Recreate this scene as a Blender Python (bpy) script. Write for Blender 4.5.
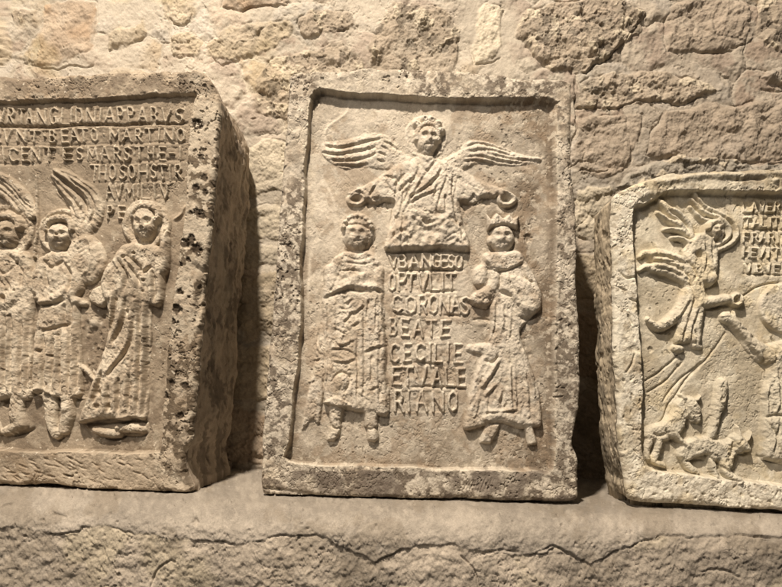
import bpy, math, random
import numpy as np
from mathutils import Matrix, Vector

random.seed(7)
for o in list(bpy.data.objects):
    bpy.data.objects.remove(o)
SC = bpy.context.scene
COL = SC.collection

# ------------------------------------------------------------------ camera
FPX, CX, CY = 590.0, 391.0, 293.5
PITCH, ROLL = math.radians(8.5), math.radians(1.7)
CAM = np.array([0.0, 0.0, 0.144])
fwd = np.array([0, math.cos(PITCH), math.sin(PITCH)])
r0 = np.array([1.0, 0, 0]); u0 = np.array([0, -math.sin(PITCH), math.cos(PITCH)])
right = math.cos(ROLL) * r0 + math.sin(ROLL) * u0
up = -math.sin(ROLL) * r0 + math.cos(ROLL) * u0
cd = bpy.data.cameras.new('camera'); cam = bpy.data.objects.new('camera', cd); COL.objects.link(cam)
m3 = Matrix(((right[0], up[0], -fwd[0]), (right[1], up[1], -fwd[1]), (right[2], up[2], -fwd[2])))
cam.matrix_world = Matrix.Translation(Vector(CAM)) @ m3.to_4x4()
cd.sensor_width = 36; cd.lens = FPX / 782 * 36; cd.clip_start = 0.02; cd.clip_end = 50
SC.camera = cam

# ------------------------------------------------------------------ light
W = bpy.data.worlds.new('World'); SC.world = W; W.use_nodes = True
W.node_tree.nodes['Background'].inputs[0].default_value = (1.0, 0.86, 0.72, 1)
W.node_tree.nodes['Background'].inputs[1].default_value = 0.10

def lamp(name, pos, tgt, energy, size, color):
    l = bpy.data.lights.new(name, 'AREA'); l.shape = 'DISK'; l.size = size; l.energy = energy; l.color = color
    o = bpy.data.objects.new(name, l); COL.objects.link(o)
    o.location = pos
    o.rotation_euler = (Vector(tgt) - Vector(pos)).to_track_quat('-Z', 'Y').to_euler()
    return o
lamp('ceiling_spotlight', (-0.46, -0.42, 2.38), (0, 0.85, 0.25), 122, 0.12, (1.0, 0.86, 0.70))
lamp('fill_lamp', (-1.5, -1.2, 1.7), (0, 0.85, 0.25), 26, 0.6, (1.0, 0.862, 0.72))  # added soft fill, set far left so the slabs keep the gaps shaded
SC.view_settings.view_transform = 'Standard'
SC.view_settings.look = 'None'
SC.view_settings.exposure = -0.14
SC.view_settings.gamma = 1.0
SC.render.engine = 'CYCLES'

# ------------------------------------------------------------------ maths helpers
def ray(px, py):
    px = np.asarray(px, float); py = np.asarray(py, float)
    a = (px - CX) / FPX; b = (py - CY) / FPX
    return fwd[None, :] + a[..., None] * right - b[..., None] * up
def hit(px, py, O, n):
    d = ray(px, py)
    t = ((O - CAM) @ n) / (d @ n)
    return CAM + d * t[..., None]
def project(P):
    q = P - CAM
    z = q @ fwd
    return CX + FPX * (q @ right) / z, CY - FPX * (q @ up) / z

_tab = {}
def vnoise(x, y, seed):
    if seed not in _tab:
        _tab[seed] = np.random.RandomState(seed).rand(256, 256) * 2 - 1
    T = _tab[seed]
    xi = np.floor(x).astype(int); yi = np.floor(y).astype(int)
    fx = x - xi; fy = y - yi
    fx = fx * fx * fx * (fx * (fx * 6 - 15) + 10); fy = fy * fy * fy * (fy * (fy * 6 - 15) + 10)
    a = T[yi & 255, xi & 255]; b = T[yi & 255, (xi + 1) & 255]
    c = T[(yi + 1) & 255, xi & 255]; d = T[(yi + 1) & 255, (xi + 1) & 255]
    return (a * (1 - fx) + b * fx) * (1 - fy) + (c * (1 - fx) + d * fx) * fy
def fbm(x, y, scale, octv=4, seed=1, gain=0.5):
    s = 0; a = 1; tot = 0; f = 1.0 / scale
    for k in range(octv):
        c_, s_ = math.cos(k * 1.1 + seed), math.sin(k * 1.1 + seed)
        s = s + a * vnoise((x * c_ - y * s_) * f + 13.7 * k, (x * s_ + y * c_) * f + 7.3 * k, seed + k)
        tot += a; a *= gain; f *= 2.03
    return s / tot * 1.6
def sstep(a, b, x):
    t = np.clip((x - a) / (b - a), 0, 1)
    return t * t * (3 - 2 * t)
def spline(pts, n=6, closed=True):
    P = [np.array(p, float) for p in pts]; N = len(P); out = []
    rng = range(N) if closed else range(N - 1)
    for i in rng:
        if closed: a, b, c, d = P[i - 1], P[i], P[(i + 1) % N], P[(i + 2) % N]
        else: a, b, c, d = P[max(i - 1, 0)], P[i], P[i + 1], P[min(i + 2, N - 1)]
        for k in range(n):
            t = k / n
            out.append(0.5 * (2 * b + (c - a) * t + (2 * a - 5 * b + 4 * c - d) * t * t + (3 * b - a - 3 * c + d) * t ** 3))
    if not closed: out.append(P[-1])
    return np.array(out)
def sdpoly(x, y, poly):
    """signed distance, positive inside"""
    poly = np.asarray(poly, float); N = len(poly)
    d2 = np.full(x.shape, 1e18); ins = np.zeros(x.shape, bool)
    for i in range(N):
        ax, ay = poly[i]; bx, by = poly[(i + 1) % N]
        ex, ey = bx - ax, by - ay; L = ex * ex + ey * ey
        if L < 1e-12: continue
        t = np.clip(((x - ax) * ex + (y - ay) * ey) / L, 0, 1)
        d2 = np.minimum(d2, (x - ax - t * ex) ** 2 + (y - ay - t * ey) ** 2)
        c = (ay > y) != (by > y)
        if ey != 0: ins ^= c & (x < ex * (y - ay) / ey + ax)
    d = np.sqrt(d2)
    return np.where(ins, d, -d)

# ------------------------------------------------------------------ carved surface
class Surf:
    def __init__(s, PX, PY, F=0.0):
        s.shape = PX.shape
        s.rx, s.ry = PX.ravel(), PY.ravel()
        s.x = s.rx + fbm(s.rx, s.ry, 22, 2, 91) * 0.9 + fbm(s.rx, s.ry, 5, 2, 95) * 0.2
        s.y = s.ry + fbm(s.rx, s.ry, 22, 2, 92) * 0.9 + fbm(s.rx, s.ry, 5, 2, 96) * 0.2
        s.F = F; s.Fa = np.full(s.x.shape, float(F))
        s.H = np.zeros(s.x.shape); s.L = np.zeros(s.x.shape, int)
        s.names = {}
    def idx(s, pts, m):
        P = np.asarray([(p[0], p[1]) for p in pts], float)
        a, b = P.min(0) - m, P.max(0) + m
        return np.nonzero((s.x > a[0]) & (s.x < b[0]) & (s.y > a[1]) & (s.y < b[1]))[0]
    def put(s, i, new, lab, thr=0.35):
        h = s.H[i]; up_ = new > h
        s.H[i] = np.where(up_, new, h)
        if lab is not None:
            k = up_ & (new > s.Fa[i] + thr)
            s.L[i[k]] = lab
    def cap(s, pts, h, lab=None, p=2.4, sm=False):
        """chain of (x, y, radius[, height])"""
        q = [(a[0], a[1], a[2], a[3] if len(a) > 3 else h) for a in pts]
        if sm: q = [tuple(v) for v in spline(q, 5, False)]
        R = max(a[2] for a in q) + 1
        i = s.idx(q, R); x = s.x[i]; y = s.y[i]; best = np.full(x.shape, -1e9)
        if len(q) == 1: q = q * 2
        for A, B in zip(q[:-1], q[1:]):
            ex, ey = B[0] - A[0], B[1] - A[1]; L = ex * ex + ey * ey + 1e-9
            t = np.clip(((x - A[0]) * ex + (y - A[1]) * ey) / L, 0, 1)
            d = np.hypot(x - A[0] - t * ex, y - A[1] - t * ey)
            r = A[2] + (B[2] - A[2]) * t; hh = A[3] + (B[3] - A[3]) * t
            k = np.clip(d / r, 0, 1)
            best = np.maximum(best, np.where(d < r, s.Fa[i] + hh * np.sqrt(1 - k ** p), -1e9))
        s.put(i, best, lab)
    def ell(s, cx, cy, rx, ry, h, lab=None, rot=0, p=2.4):
        i = s.idx([(cx, cy)], max(rx, ry) + 1); c, n = math.cos(rot), math.sin(rot)
        dx = s.x[i] - cx; dy = s.y[i] - cy
        k = np.hypot((dx * c + dy * n) / rx, (-dx * n + dy * c) / ry)
        s.put(i, np.where(k < 1, s.Fa[i] + h * np.sqrt(1 - np.clip(k, 0, 1) ** p), -1e9), lab)
    def poly(s, pts, h, bev, lab=None, sm=True, h2=None):
        q = spline(pts, 5) if sm else np.array(pts, float)
        i = s.idx(q, 1); d = sdpoly(s.x[i], s.y[i], q)
        k = np.clip(d / bev, 0, 1)
        hh = h
        if h2 is not None:      # height runs from h (top) to h2 (bottom)
            t = np.clip((s.y[i] - q[:, 1].min()) / (np.ptp(q[:, 1]) + 1e-6), 0, 1); hh = h + (h2 - h) * t
        s.put(i, np.where(d > 0, s.Fa[i] + hh * np.sqrt(1 - (1 - k) ** 2), -1e9), lab)
    def line(s, pts, w, d, sm=True, only=None):
        """additive groove (d<0) or ridge (d>0)"""
        q = spline(pts, 5, False) if sm and len(pts) > 2 else np.array(pts, float)
        i = s.idx(q, 3 * w)
        if only is not None: i = i[np.isin(s.L[i], only)]
        if len(i) == 0: return
        x = s.x[i]; y = s.y[i]; dd = np.full(x.shape, 1e9); tt = np.zeros(x.shape)
        n = len(q) - 1
        for j in range(n):
            A, B = q[j], q[j + 1]; ex, ey = B[0] - A[0], B[1] - A[1]; L = ex * ex + ey * ey + 1e-9
            t = np.clip(((x - A[0]) * ex + (y - A[1]) * ey) / L, 0, 1)
            e = np.hypot(x - A[0] - t * ex, y - A[1] - t * ey)
            k = e < dd; dd = np.where(k, e, dd); tt = np.where(k, (j + t) / n, tt)
        taper = 0.35 + 0.65 * np.sqrt(np.clip(4 * tt * (1 - tt), 0, 1))
        s.H[i] += d * np.exp(-(dd / w) ** 2) * taper
    def bump(s, cx, cy, rx, ry, h, rot=0):
        i = s.idx([(cx, cy)], max(rx, ry) + 1); c, n = math.cos(rot), math.sin(rot)
        dx = s.x[i] - cx; dy = s.y[i] - cy
        k = np.clip(((dx * c + dy * n) / rx) ** 2 + ((-dx * n + dy * c) / ry) ** 2, 0, 1)
        s.H[i] += h * (1 - k) ** 2
    def drape(s, lab, ang, amp, sx, sy, skip=(), seed=500, y0=-1e9, y1=1e9):
        i = np.nonzero((s.L == lab) & (s.y > y0) & (s.y < y1))[0]; c, n = math.cos(ang), math.sin(ang)
        x, y = s.x[i] + 2.5 * fbm(s.x[i], s.y[i], 14, 2, seed + 9), s.y[i]
        u = (x * c + y * n) / sx; v = (-x * n + y * c) / sy
        w = np.ones(len(i))
        for a, b, r in skip: w *= sstep(r * .9, r * 1.15, np.hypot(s.x[i] - a, s.y[i] - b))
        k = 1 - 2.2 * np.abs(fbm(u, v, 1.0, 3, seed, .55))
        s.H[i] += amp * w * k
    def hole(s, cx, cy, r, d):
        i = s.idx([(cx, cy)], r * 2); k = np.hypot(s.x[i] - cx, s.y[i] - cy)
        k = k * (1 + 0.3 * vnoise(s.x[i] * .6, s.y[i] * .6, 33))
        s.H[i] -= d * (1 - sstep(r * 0.55, r * 1.15, k))
    def face(s, cx, cy, rx, ry, h, lab, turn=0.0, beard=False):
        s.ell(cx, cy, rx, ry, h, lab, p=2.6); s.bump(cx, cy - ry * .5, rx * .9, ry * .45, 1.2)
        o = turn * rx * 0.3
        for sx in (-1, 1):
            s.bump(cx + o + sx * rx * .40, cy - ry * .14, rx * .36, ry * .24, -2.7)
            s.bump(cx + o + sx * rx * .40, cy - ry * .13, rx * .17, ry * .09, 1.3)
            s.line([(cx + o + sx * rx * .75, cy - ry * .30), (cx + o + sx * rx * .4, cy - ry * .40), (cx + o + sx * rx * .12, cy - ry * .30)], 0.8, 0.9)
            s.bump(cx + o + sx * rx * .45, cy + ry * .22, rx * .3, ry * .24, 0.7)
        s.line([(cx + o, cy - ry * .32), (cx + o, cy + ry * .16)], rx * .13, 2.3)
        s.bump(cx + o, cy + ry * .16, rx * .22, ry * .13, 1.6)
        s.line([(cx + o - rx * .32, cy + ry * .47), (cx + o, cy + ry * .44), (cx + o + rx * .32, cy + ry * .47)], 0.7, -1.5)
        s.bump(cx + o, cy + ry * .58, rx * .22, ry * .10, 0.7)
        s.bump(cx + o, cy + ry * .80, rx * .3, ry * .18, 0.9)
        if beard:
            for k in range(7):
                a = (k - 3) * .28
                s.line([(cx + math.sin(a) * rx * .7, cy + ry * .55), (cx + math.sin(a) * rx * .8, cy + ry * 1.05)], .6, -1.1)
    def hair(s, cx, cy, rx, ry, h, lab, a0, a1, n, r):
        for k in range(n):
            a = math.radians(a0 + (a1 - a0) * k / (n - 1))
            s.ell(cx + rx * math.cos(a), cy - ry * math.sin(a), r, r, h, lab)
            s.bump(cx + rx * math.cos(a), cy - ry * math.sin(a), r * .45, r * .45, -1.2)
    def halo(s, cx, cy, r, w, h, lab, a0=0, a1=360):
        i = s.idx([(cx, cy)], r + 1); dx = s.x[i] - cx; dy = s.y[i] - cy; k = np.hypot(dx, dy)
        dish = h * (0.55 + 0.45 * sstep(r - w * 1.6, r - w, k)) * sstep(0, 1.4, r - k)
        s.put(i, np.where(k < r, s.Fa[i] + dish, -1e9), lab)

GL = {
 'A': [[(0, 1), (.45, 0), (.55, 0), (1, 1)], [(.18, .62), (.82, .62)]],
 'B': [[(0, 0), (0, 1), (.7, 1), (.95, .75), (.7, .5), (0, .5)], [(0, 0), (.65, 0), (.85, .25), (.65, .48)]],
 'C': [[(1, .15), (.6, 0), (.2, .1), (0, .5), (.2, .9), (.6, 1), (1, .85)]],
 'D': [[(0, 0), (0, 1), (.6, 1), (1, .65), (1, .35), (.6, 0), (0, 0)]],
 'E': [[(1, 0), (0, 0), (0, 1), (1, 1)], [(0, .5), (.8, .5)]],
 'F': [[(1, 0), (0, 0), (0, 1)], [(0, .5), (.8, .5)]],
 'G': [[(1, .12), (.6, 0), (.15, .12), (0, .5), (.15, .88), (.6, 1), (1, .9), (1, .55), (.6, .55)]],
 'H': [[(0, 0), (0, 1)], [(1, 0), (1, 1)], [(0, .5), (1, .5)]],
 'I': [[(.5, 0), (.5, 1)]],
 'L': [[(0, 0), (0, 1), (1, 1)]],
 'M': [[(0, 1), (.1, 0), (.5, .7), (.9, 0), (1, 1)]],
 'N': [[(0, 1), (0, 0), (1, 1), (1, 0)]],
 'O': [[(.5, 0), (.1, .15), (0, .5), (.1, .85), (.5, 1), (.9, .85), (1, .5), (.9, .15), (.5, 0)]],
 'P': [[(0, 1), (0, 0), (.7, 0), (1, .25), (.7, .52), (0, .52)]],
 'R': [[(0, 1), (0, 0), (.7, 0), (.95, .25), (.7, .5), (0, .5)], [(.45, .5), (1, 1)]],
 'S': [[(1, .12), (.6, 0), (.15, .1), (.05, .3), (.35, .46), (.75, .56), (.95, .75), (.75, .95), (.4, 1), (0, .88)]],
 'T': [[(0, 0), (1, 0)], [(.5, 0), (.5, 1)]],
 'V': [[(0, 0), (.5, 1), (1, 0)]],
 '.': [[(.4, .45), (.6, .55)]],
 '-': [[(0, .5), (1, .5)]],
}
def write(s, chars, y0, y1, lab, r=1.35, h=2.3, w=7.0, slope=0.0, dig=1.4, x0=0):
    xs = [c[1] for c in chars]
    yy = lambda x, y: y + slope * (x - x0)
    if dig:                                             # the cut-back bed the letters stand in
        a, b = min(xs) - w * .6, max(xs) + w * .6
        q = [(a, yy(a, y0 - .5)), (b, yy(b, y0 - .5)), (b, yy(b, y1 + 1)), (a, yy(a, y1 + 1))]
        i = s.idx(q, 3); d = sdpoly(s.x[i], s.y[i], np.array(q))
        rough = 0.75 + 0.5 * vnoise(s.x[i] / 3.2, s.y[i] / 3.2, 55)
        s.H[i] -= dig * sstep(-1.0, 1.2, d) * rough
    for ch in chars:
        c, x = ch[0], ch[1]; ww = ch[2] if len(ch) > 2 else w
        jy = random.uniform(-.5, .5); sk = random.uniform(-.06, .06)
        for st in GL[c]:
            P = [(x + (u - .5) * ww + sk * (v - .5) * 8, yy(x, y0 + jy + v * (y1 - y0)), r * random.uniform(.9, 1.12)) for u, v in st]
            F0 = s.F
            s.cap(P, h, lab, p=3.2)

# ------------------------------------------------------------------ materials
def stone_mat(name, rough=0.92, bump=0.5, grain=900.0, spec=0.25):
    m = bpy.data.materials.new(name); m.use_nodes = True; nt = m.node_tree; N = nt.nodes; Lk = nt.links
    b = N['Principled BSDF']; b.inputs['Roughness'].default_value = rough
    b.inputs['Specular IOR Level'].default_value = spec
    at = N.new('ShaderNodeAttribute'); at.attribute_name = 'tone'
    tc = N.new('ShaderNodeNewGeometry')
    n1 = N.new('ShaderNodeTexNoise'); n1.inputs['Scale'].default_value = grain; n1.inputs['Detail'].default_value = 6; n1.inputs['Roughness'].default_value = .7
    n2 = N.new('ShaderNodeTexNoise'); n2.inputs['Scale'].default_value = grain * .22; n2.inputs['Detail'].default_value = 5
    mr = N.new('ShaderNodeMapRange'); mr.inputs['From Min'].default_value = .3; mr.inputs['From Max'].default_value = .7
    mr.inputs['To Min'].default_value = .80; mr.inputs['To Max'].default_value = 1.16
    mx = N.new('ShaderNodeMix'); mx.data_type = 'RGBA'; mx.blend_type = 'MULTIPLY'; mx.inputs['Factor'].default_value = 1
    ad = N.new('ShaderNodeMath'); ad.operation = 'ADD'
    bp = N.new('ShaderNodeBump'); bp.inputs['Strength'].default_value = bump; bp.inputs['Distance'].default_value = 0.0012
    for n in (n1, n2): Lk.new(tc.outputs['Position'], n.inputs['Vector'])
    Lk.new(n1.outputs['Fac'], mr.inputs['Value'])
    Lk.new(at.outputs['Color'], mx.inputs[6]); Lk.new(mr.outputs[0], mx.inputs[7]); Lk.new(mx.outputs[2], b.inputs['Base Color'])
    Lk.new(n1.outputs['Fac'], ad.inputs[0]); Lk.new(n2.outputs['Fac'], ad.inputs[1]); Lk.new(ad.outputs[0], bp.inputs['Height'])
    Lk.new(bp.outputs['Normal'], b.inputs['Normal'])
    return m
M_SLAB = stone_mat('worn_limestone', .9, .6, 800)
M_PALE = stone_mat('pale_limestone', .85, .45, 800)
M_WALL = stone_mat('rubble_and_mortar', .95, .7, 500)
M_LEDGE = stone_mat('lime_mortar', .95, .7, 600)

# ------------------------------------------------------------------ mesh helpers
def make_mesh(name, V, Q, C, Nn, mat, parent, origin):
    me = bpy.data.meshes.new(name)
    nv, nf = len(V), len(Q)
    me.vertices.add(nv); me.vertices.foreach_set('co', (V - origin).astype(np.float32).ravel())
    me.loops.add(nf * 4); me.loops.foreach_set('vertex_index', Q.astype(np.int32).ravel())
    me.polygons.add(nf); me.polygons.foreach_set('loop_start', np.arange(0, nf * 4, 4, dtype=np.int32))
    me.polygons.foreach_set('loop_total', np.full(nf, 4, dtype=np.int32))
    me.polygons.foreach_set('use_smooth', np.ones(nf, dtype=bool))
    me.update(calc_edges=True)
    a = me.color_attributes.new('tone', 'FLOAT_COLOR', 'POINT')
    a.data.foreach_set('color', np.c_[C, np.ones(nv)].astype(np.float32).ravel())
    if Nn is not None:
        me.normals_split_custom_set_from_vertices([tuple(v) for v in Nn.tolist()])
    me.materials.append(mat)
    o = bpy.data.objects.new(name, me); COL.objects.link(o)
    if parent is not None: o.parent = parent
    else: o.location = origin
    return o
def grid_normals(V, nr, nc):
    G = V.reshape(nr, nc, 3)
    du = np.gradient(G, axis=1); dv = np.gradient(G, axis=0)
    n = np.cross(dv, du).reshape(-1, 3)
    n /= np.linalg.norm(n, axis=1)[:, None] + 1e-12
    return n
def grid_quads(nr, nc):
    i = np.arange(nr * nc).reshape(nr, nc)
    return np.stack([i[:-1, :-1].ravel(), i[1:, :-1].ravel(), i[1:, 1:].ravel(), i[:-1, 1:].ravel()], 1)
def submesh(name, V, Q, C, Nn, mat, parent, origin):
    u, inv = np.unique(Q.ravel(), return_inverse=True)
    return make_mesh(name, V[u], inv.reshape(-1, 4), C[u], Nn[u] if Nn is not None else None, mat, parent, origin)
def empty(name, loc, label, cat, group=None):
    o = bpy.data.objects.new(name, None); COL.objects.link(o); o.location = loc; o.empty_display_size = .05
    o['label'] = label; o['category'] = cat
    if group: o['group'] = group
    return o

# ================================================================== rubble wall
YW = 1.0
def stretch(a, b, step, lo, hi, big=.02):
    return np.unique(np.r_[np.arange(lo, a, big), np.arange(a, b, step), np.arange(b, hi + big, big)])
def build_wall():
    xs = stretch(-.71, .71, .0013, -1.5, 1.5); zs = stretch(-.01, .90, .0013, -.25, 1.5)[::-1]
    X, Z = np.meshgrid(xs, zs); nr, nc = X.shape
    P = np.stack([X.ravel(), np.full(X.size, YW), Z.ravel()], 1)
    px, py = project(P)
    s = Surf(px.reshape(nr, nc), py.reshape(nr, nc))
    s.x = px + fbm(px, py, 26, 3, 11) * 3.5 + fbm(px, py, 6, 2, 15) * .9
    s.y = py + fbm(px, py, 26, 3, 12) * 3.5 + fbm(px, py, 6, 2, 16) * .9
    x, y = s.x, s.y
    big = fbm(px, py, 70, 3, 20)
    mort = np.array([.47, .425, .355])
    C = mort[None, :] * (1 + .07 * fbm(px, py, 40, 4, 21) + .05 * fbm(px, py, 4, 3, 22))[:, None]
    H = 2.4 * big + 1.0 * fbm(px, py, 14, 4, 23) + .35 * fbm(px, py, 3, 3, 24)
    gw, gh = 58.0, 33.0
    ux = x / gw + .5 * (np.floor(y / gh) % 2); uy = y / gh
    f1 = np.full(x.shape, 9.0); f2 = f1.copy(); idc = np.zeros(x.shape)
    rs = np.random.RandomState(5); J = rs.rand(64, 64, 3)
    bx, by = np.floor(x / gw).astype(int), np.floor(y / gh).astype(int)
    for a in (-1, 0, 1):
        for b_ in (-1, 0, 1):
            cxi, cyi = bx + a, by + b_; j = J[cxi % 64, cyi % 64]
            dd = np.hypot((x - (cxi + .5 + (j[:, 0] - .5) * .8) * gw) / gw * 1.5, (y - (cyi + .5 + (j[:, 1] - .5) * .7) * gh) / gh)
            near = dd < f1; f2 = np.where(near, f1, np.minimum(f2, dd)); f1 = np.where(near, dd, f1); idc = np.where(near, j[:, 2], idc)
    edge = f2 - f1; vis = sstep(-.7, .2, fbm(px, py, 60, 3, 63) + .25 * (idc - .5))
    H += vis * (1.9 * sstep(0, .35, edge) * (.4 + idc) + 1.2 * fbm(px, py + 400 * idc, 10, 4, 64, .6))
    H -= vis * 1.1 * np.exp(-(edge / .035) ** 2) * sstep(.1, .6, fbm(px, py, 20, 2, 65))
    pal = np.array([(.48, .405, .325), (.38, .31, .25), (.52, .48, .42), (.42, .345, .25), (.43, .40, .35), (.35, .29, .24)])[(idc * 5.99).astype(int)]
    vm = (vis * sstep(.02, .14, edge) * .8 * sstep(-.5, .2, fbm(px, py + 300 * idc, 14, 4, 66, .6)))[:, None]
    C = C * (1 - vm) + pal * vm * (1 + .12 * fbm(px, py, 6, 4, 67, .6))[:, None]
    C *= (1 + .10 * fbm(px, py, 90, 3, 68))[:, None]
    # right-hand side of the wall is tinted darker
    dk = sstep(540, 640, px + 25 * fbm(px, py, 60, 3, 25)) * sstep(-30, 10, py)
    C *= (1 - dk * np.array([[.30], [.34], [.38]])).T if False else (1 - dk[:, None] * np.array([.15, .17, .18]))
    # tones: 0 pale, 1 brown, 2 grey brown, 3 mixed with pale inclusions
    T = {0: (.50, .45, .36), 1: (.39, .315, .24), 2: (.33, .28, .225), 3: (.34, .29, .23), 4: (.42, .36, .27), 5: (.36, .33, .28)}
    S = [
     ([(36, 66), (46, 8), (70, 1), (97, 3), (92, 48), (60, 64)], 1, 2.2), ([(12, 14), (24, 8), (42, 13), (40, 22), (14, 26)], 3, 3),
     ([(-30, 30), (-5, 14), (12, 40), (10, 62), (-28, 66)], 4, 3), ([(104, 34), (118, 26), (142, 20), (148, 30), (128, 46), (110, 52)], 4, 4),
     ([(158, -6), (196, -8), (200, 18), (182, 26), (164, 20)], 4, 3), ([(170, 36), (192, 28), (200, 40), (196, 58), (172, 54)], 4, 4),
     ([(206, 58), (204, 42), (226, 26), (250, 22), (290, 24), (292, 40), (262, 52), (226, 64)], 4, 4),
     ([(226, -14), (300, -20), (286, 2), (240, 12), (222, 6)], 1, 3), ([(296, 26), (312, 14), (350, 10), (356, 26), (330, 38), (302, 38)], 3, 4),
     ([(256, 112), (256, 88), (268, 60), (300, 54), (340, 44), (356, 52), (366, 74), (340, 92), (290, 120)], 3, 4),
     ([(372, 74), (370, 44), (378, 20), (396, 4), (430, 2), (452, 16), (462, 40), (456, 70), (420, 80)], 3, 4.5),
     ([(473, 66), (476, 14), (486, 5), (502, 8), (500, 42), (488, 64)], 0, 3.5),
     ([(516, 36), (522, 14), (546, 4), (590, 0), (626, 4), (646, 16), (640, 34), (612, 52), (586, 74), (552, 72), (532, 58)], 3, 7),
     ([(664, 52), (668, 8), (690, -2), (742, 0), (748, 12), (744, 46), (716, 52), (694, 50)], 2, 5),
     ([(756, -4), (800, -10), (840, 4), (836, 46), (776, 54), (752, 34)], 3, 5),
     ([(574, 110), (576, 86), (610, 74), (652, 70), (694, 78), (722, 88), (700, 100), (650, 104), (600, 110)], 3, 6),
     ([(758, 80), (764, 70), (786, 66), (812, 72), (808, 88), (780, 88)], 5, 10),
     ([(574, 174), (574, 120), (606, 116), (644, 116), (636, 142), (622, 172), (598, 178)], 2, 3),
     ([(654, 128), (672, 112), (718, 104), (800, 98), (850, 110), (846, 156), (760, 160), (690, 166), (646, 156)], 2, 5),
     ([(614, 190), (640, 166), (686, 158), (760, 162), (800, 164), (800, 200), (690, 196)], 5, 5),
     ([(236, 236), (238, 210), (262, 206), (300, 208), (300, 236), (262, 240)], 0, 2.5), ([(240, 196), (244, 150), (262, 140), (300, 146), (300, 192)], 0, 2.5),
     ([(236, 330), (238, 276), (300, 272), (300, 334)], 4, 3), ([(210, 268), (214, 246), (300, 246), (300, 266), (240, 268)], 0, 2.5),
     ([(204, 400), (204, 342), (296, 344), (300, 402)], 4, 3), ([(204, 462), (206, 410), (300, 412), (300, 466)], 1, 3),
     ([(572, 236), (574, 190), (606, 186), (620, 230), (606, 244)], 0, 2.5), ([(566, 300), (570, 252), (622, 252), (624, 300)], 4, 3),
     ([(566, 380), (566, 312), (626, 312), (626, 380)], 1, 3), ([(566, 470), (566, 392), (626, 392), (626, 470)], 2, 3),
    ]
    # courses outside the frame and behind the slabs
    rr = random.Random(3)
    for row in range(-6, 9):
        yy = -30 - 62 * (-row) if row < 0 else 96 + row * 48
        xx = -420
        while xx < 1260:
            w = rr.uniform(50, 120); h = rr.uniform(34, 46) if row >= 0 else rr.uniform(44, 56)
            vis = (-20 < xx + w and xx < 800 and (row < 0 and yy + h > -14)) or (row >= 0 and (200 < xx + w and xx < 640) or (row >= 0 and 560 < xx + w and xx < 800 and row < 3))
            if not vis:
                j = lambda: rr.uniform(-6, 6)
                S.append(([(xx + j(), yy + j()), (xx + w * .5, yy - 3 + j()), (xx + w - 7 + j(), yy + j()), (xx + w - 6 + j(), yy + h + j()), (xx + w * .5, yy + h + j()), (xx + j(), yy + h + j())], rr.choice([0, 1, 3, 4]), rr.uniform(2, 5)))
            xx += w
    for k, (pl, tone, hh) in enumerate(S):
        q = np.array(pl, float); i = s.idx(q, 8)
        if len(i) == 0: continue
        hh *= .62
        xx, yy = x[i], y[i]
        d = sdpoly(xx, yy, q)
        m = sstep(-1.4, 2.4, d + 2.2 * fbm(xx, yy, 7, 3, 39))
        rough = fbm(px[i] + 31 * k, py[i], 13, 5, 40, .62)
        face = hh * np.sqrt(1 - (1 - np.clip(d / 7, 0, 1)) ** 2) + (.55 * hh + .8) * rough * sstep(0, 6, d)
        H[i] = H[i] + m * face
        H[i] -= (1.0 + .2 * hh) * np.exp(-((d + .6) / 1.0) ** 2) * sstep(.15, .6, fbm(px[i] + 9 * k, py[i], 20, 2, 43))
        base = np.array(T[tone]) * rr.uniform(.93, 1.07)
        c = base[None, :] * (1 + .16 * fbm(px[i], py[i] + 50 * k, 22, 4, 44) + .12 * fbm(px[i], py[i], 4, 3, 45))[:, None]
        if tone in (3, 5):
            inc = sstep(.28, .5, fbm(px[i] + 17 * k, py[i], 15, 4, 46, .6))
            c = c * (1 - inc[:, None]) + np.array([.52, .46, .36]) * inc[:, None]
            H[i] += inc * m * 1.2
            dkk = sstep(.25, .5, fbm(px[i] + 57 * k, py[i], 11, 4, 47, .6))
            c = c * (1 - .45 * dkk[:, None]); H[i] -= dkk * m * 1.2
        if tone == 1:
            red = sstep(.1, .6, fbm(px[i], py[i], 30, 3, 48)); c = c * (1 - red[:, None] * np.array([0, .06, .12]))
        mm = (m * (1 - .35 * sstep(-.2, .6, fbm(px[i] + 5 * k, py[i], 18, 4, 49))))[:, None]   # mortar smeared over the stones
        C[i] = C[i] * (1 - mm) + c * mm
    # a few open cracks in the joints
    for c_ in ([(92, 64), (60, 68), (40, 68)], [(210, 60), (222, 66), (238, 62)], [(575, 110), (610, 108), (645, 102), (680, 103), (712, 98)], [(572, 84), (574, 112), (572, 170)],
               [(694, 50), (722, 53), (744, 46)], [(644, 20), (622, 44), (590, 70)], [(474, 68), (486, 66), (498, 58)], [(170, 20), (182, 25), (196, 17)], [(575, 172), (600, 170), (606, 168)],
               [(240, 12), (262, 6), (286, 2)], [(252, 120), (258, 118)], [(760, 90), (782, 92), (800, 90)]):
        s.H = H; s.line(c_, .8, -2.6, sm=True); H = s.H
    pit = sstep(.62, .9, fbm(px, py, 3.2, 2, 60)) * sstep(0, .5, fbm(px, py, 50, 2, 62)); H -= pit * .8
    yel = sstep(.25, .8, fbm(px, py, 55, 4, 61)) * sstep(420, 100, px) * .6
    C = C * (1 - yel[:, None] * np.array([0, .05, .26]))
    V = P.copy(); V[:, 1] -= H * YW / FPX
    # the wall only bows a little along its length
    Nn = grid_normals(V, nr, nc)
    return make_mesh('stone_wall', V, grid_quads(nr, nc), np.clip(C, .02, .8), Nn, M_WALL, None, np.array([0, YW, 0.0]))
w = build_wall()
w['label'] = 'rough rubble stone wall with pale lime mortar behind the three carved slabs'; w['category'] = 'wall'

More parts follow.
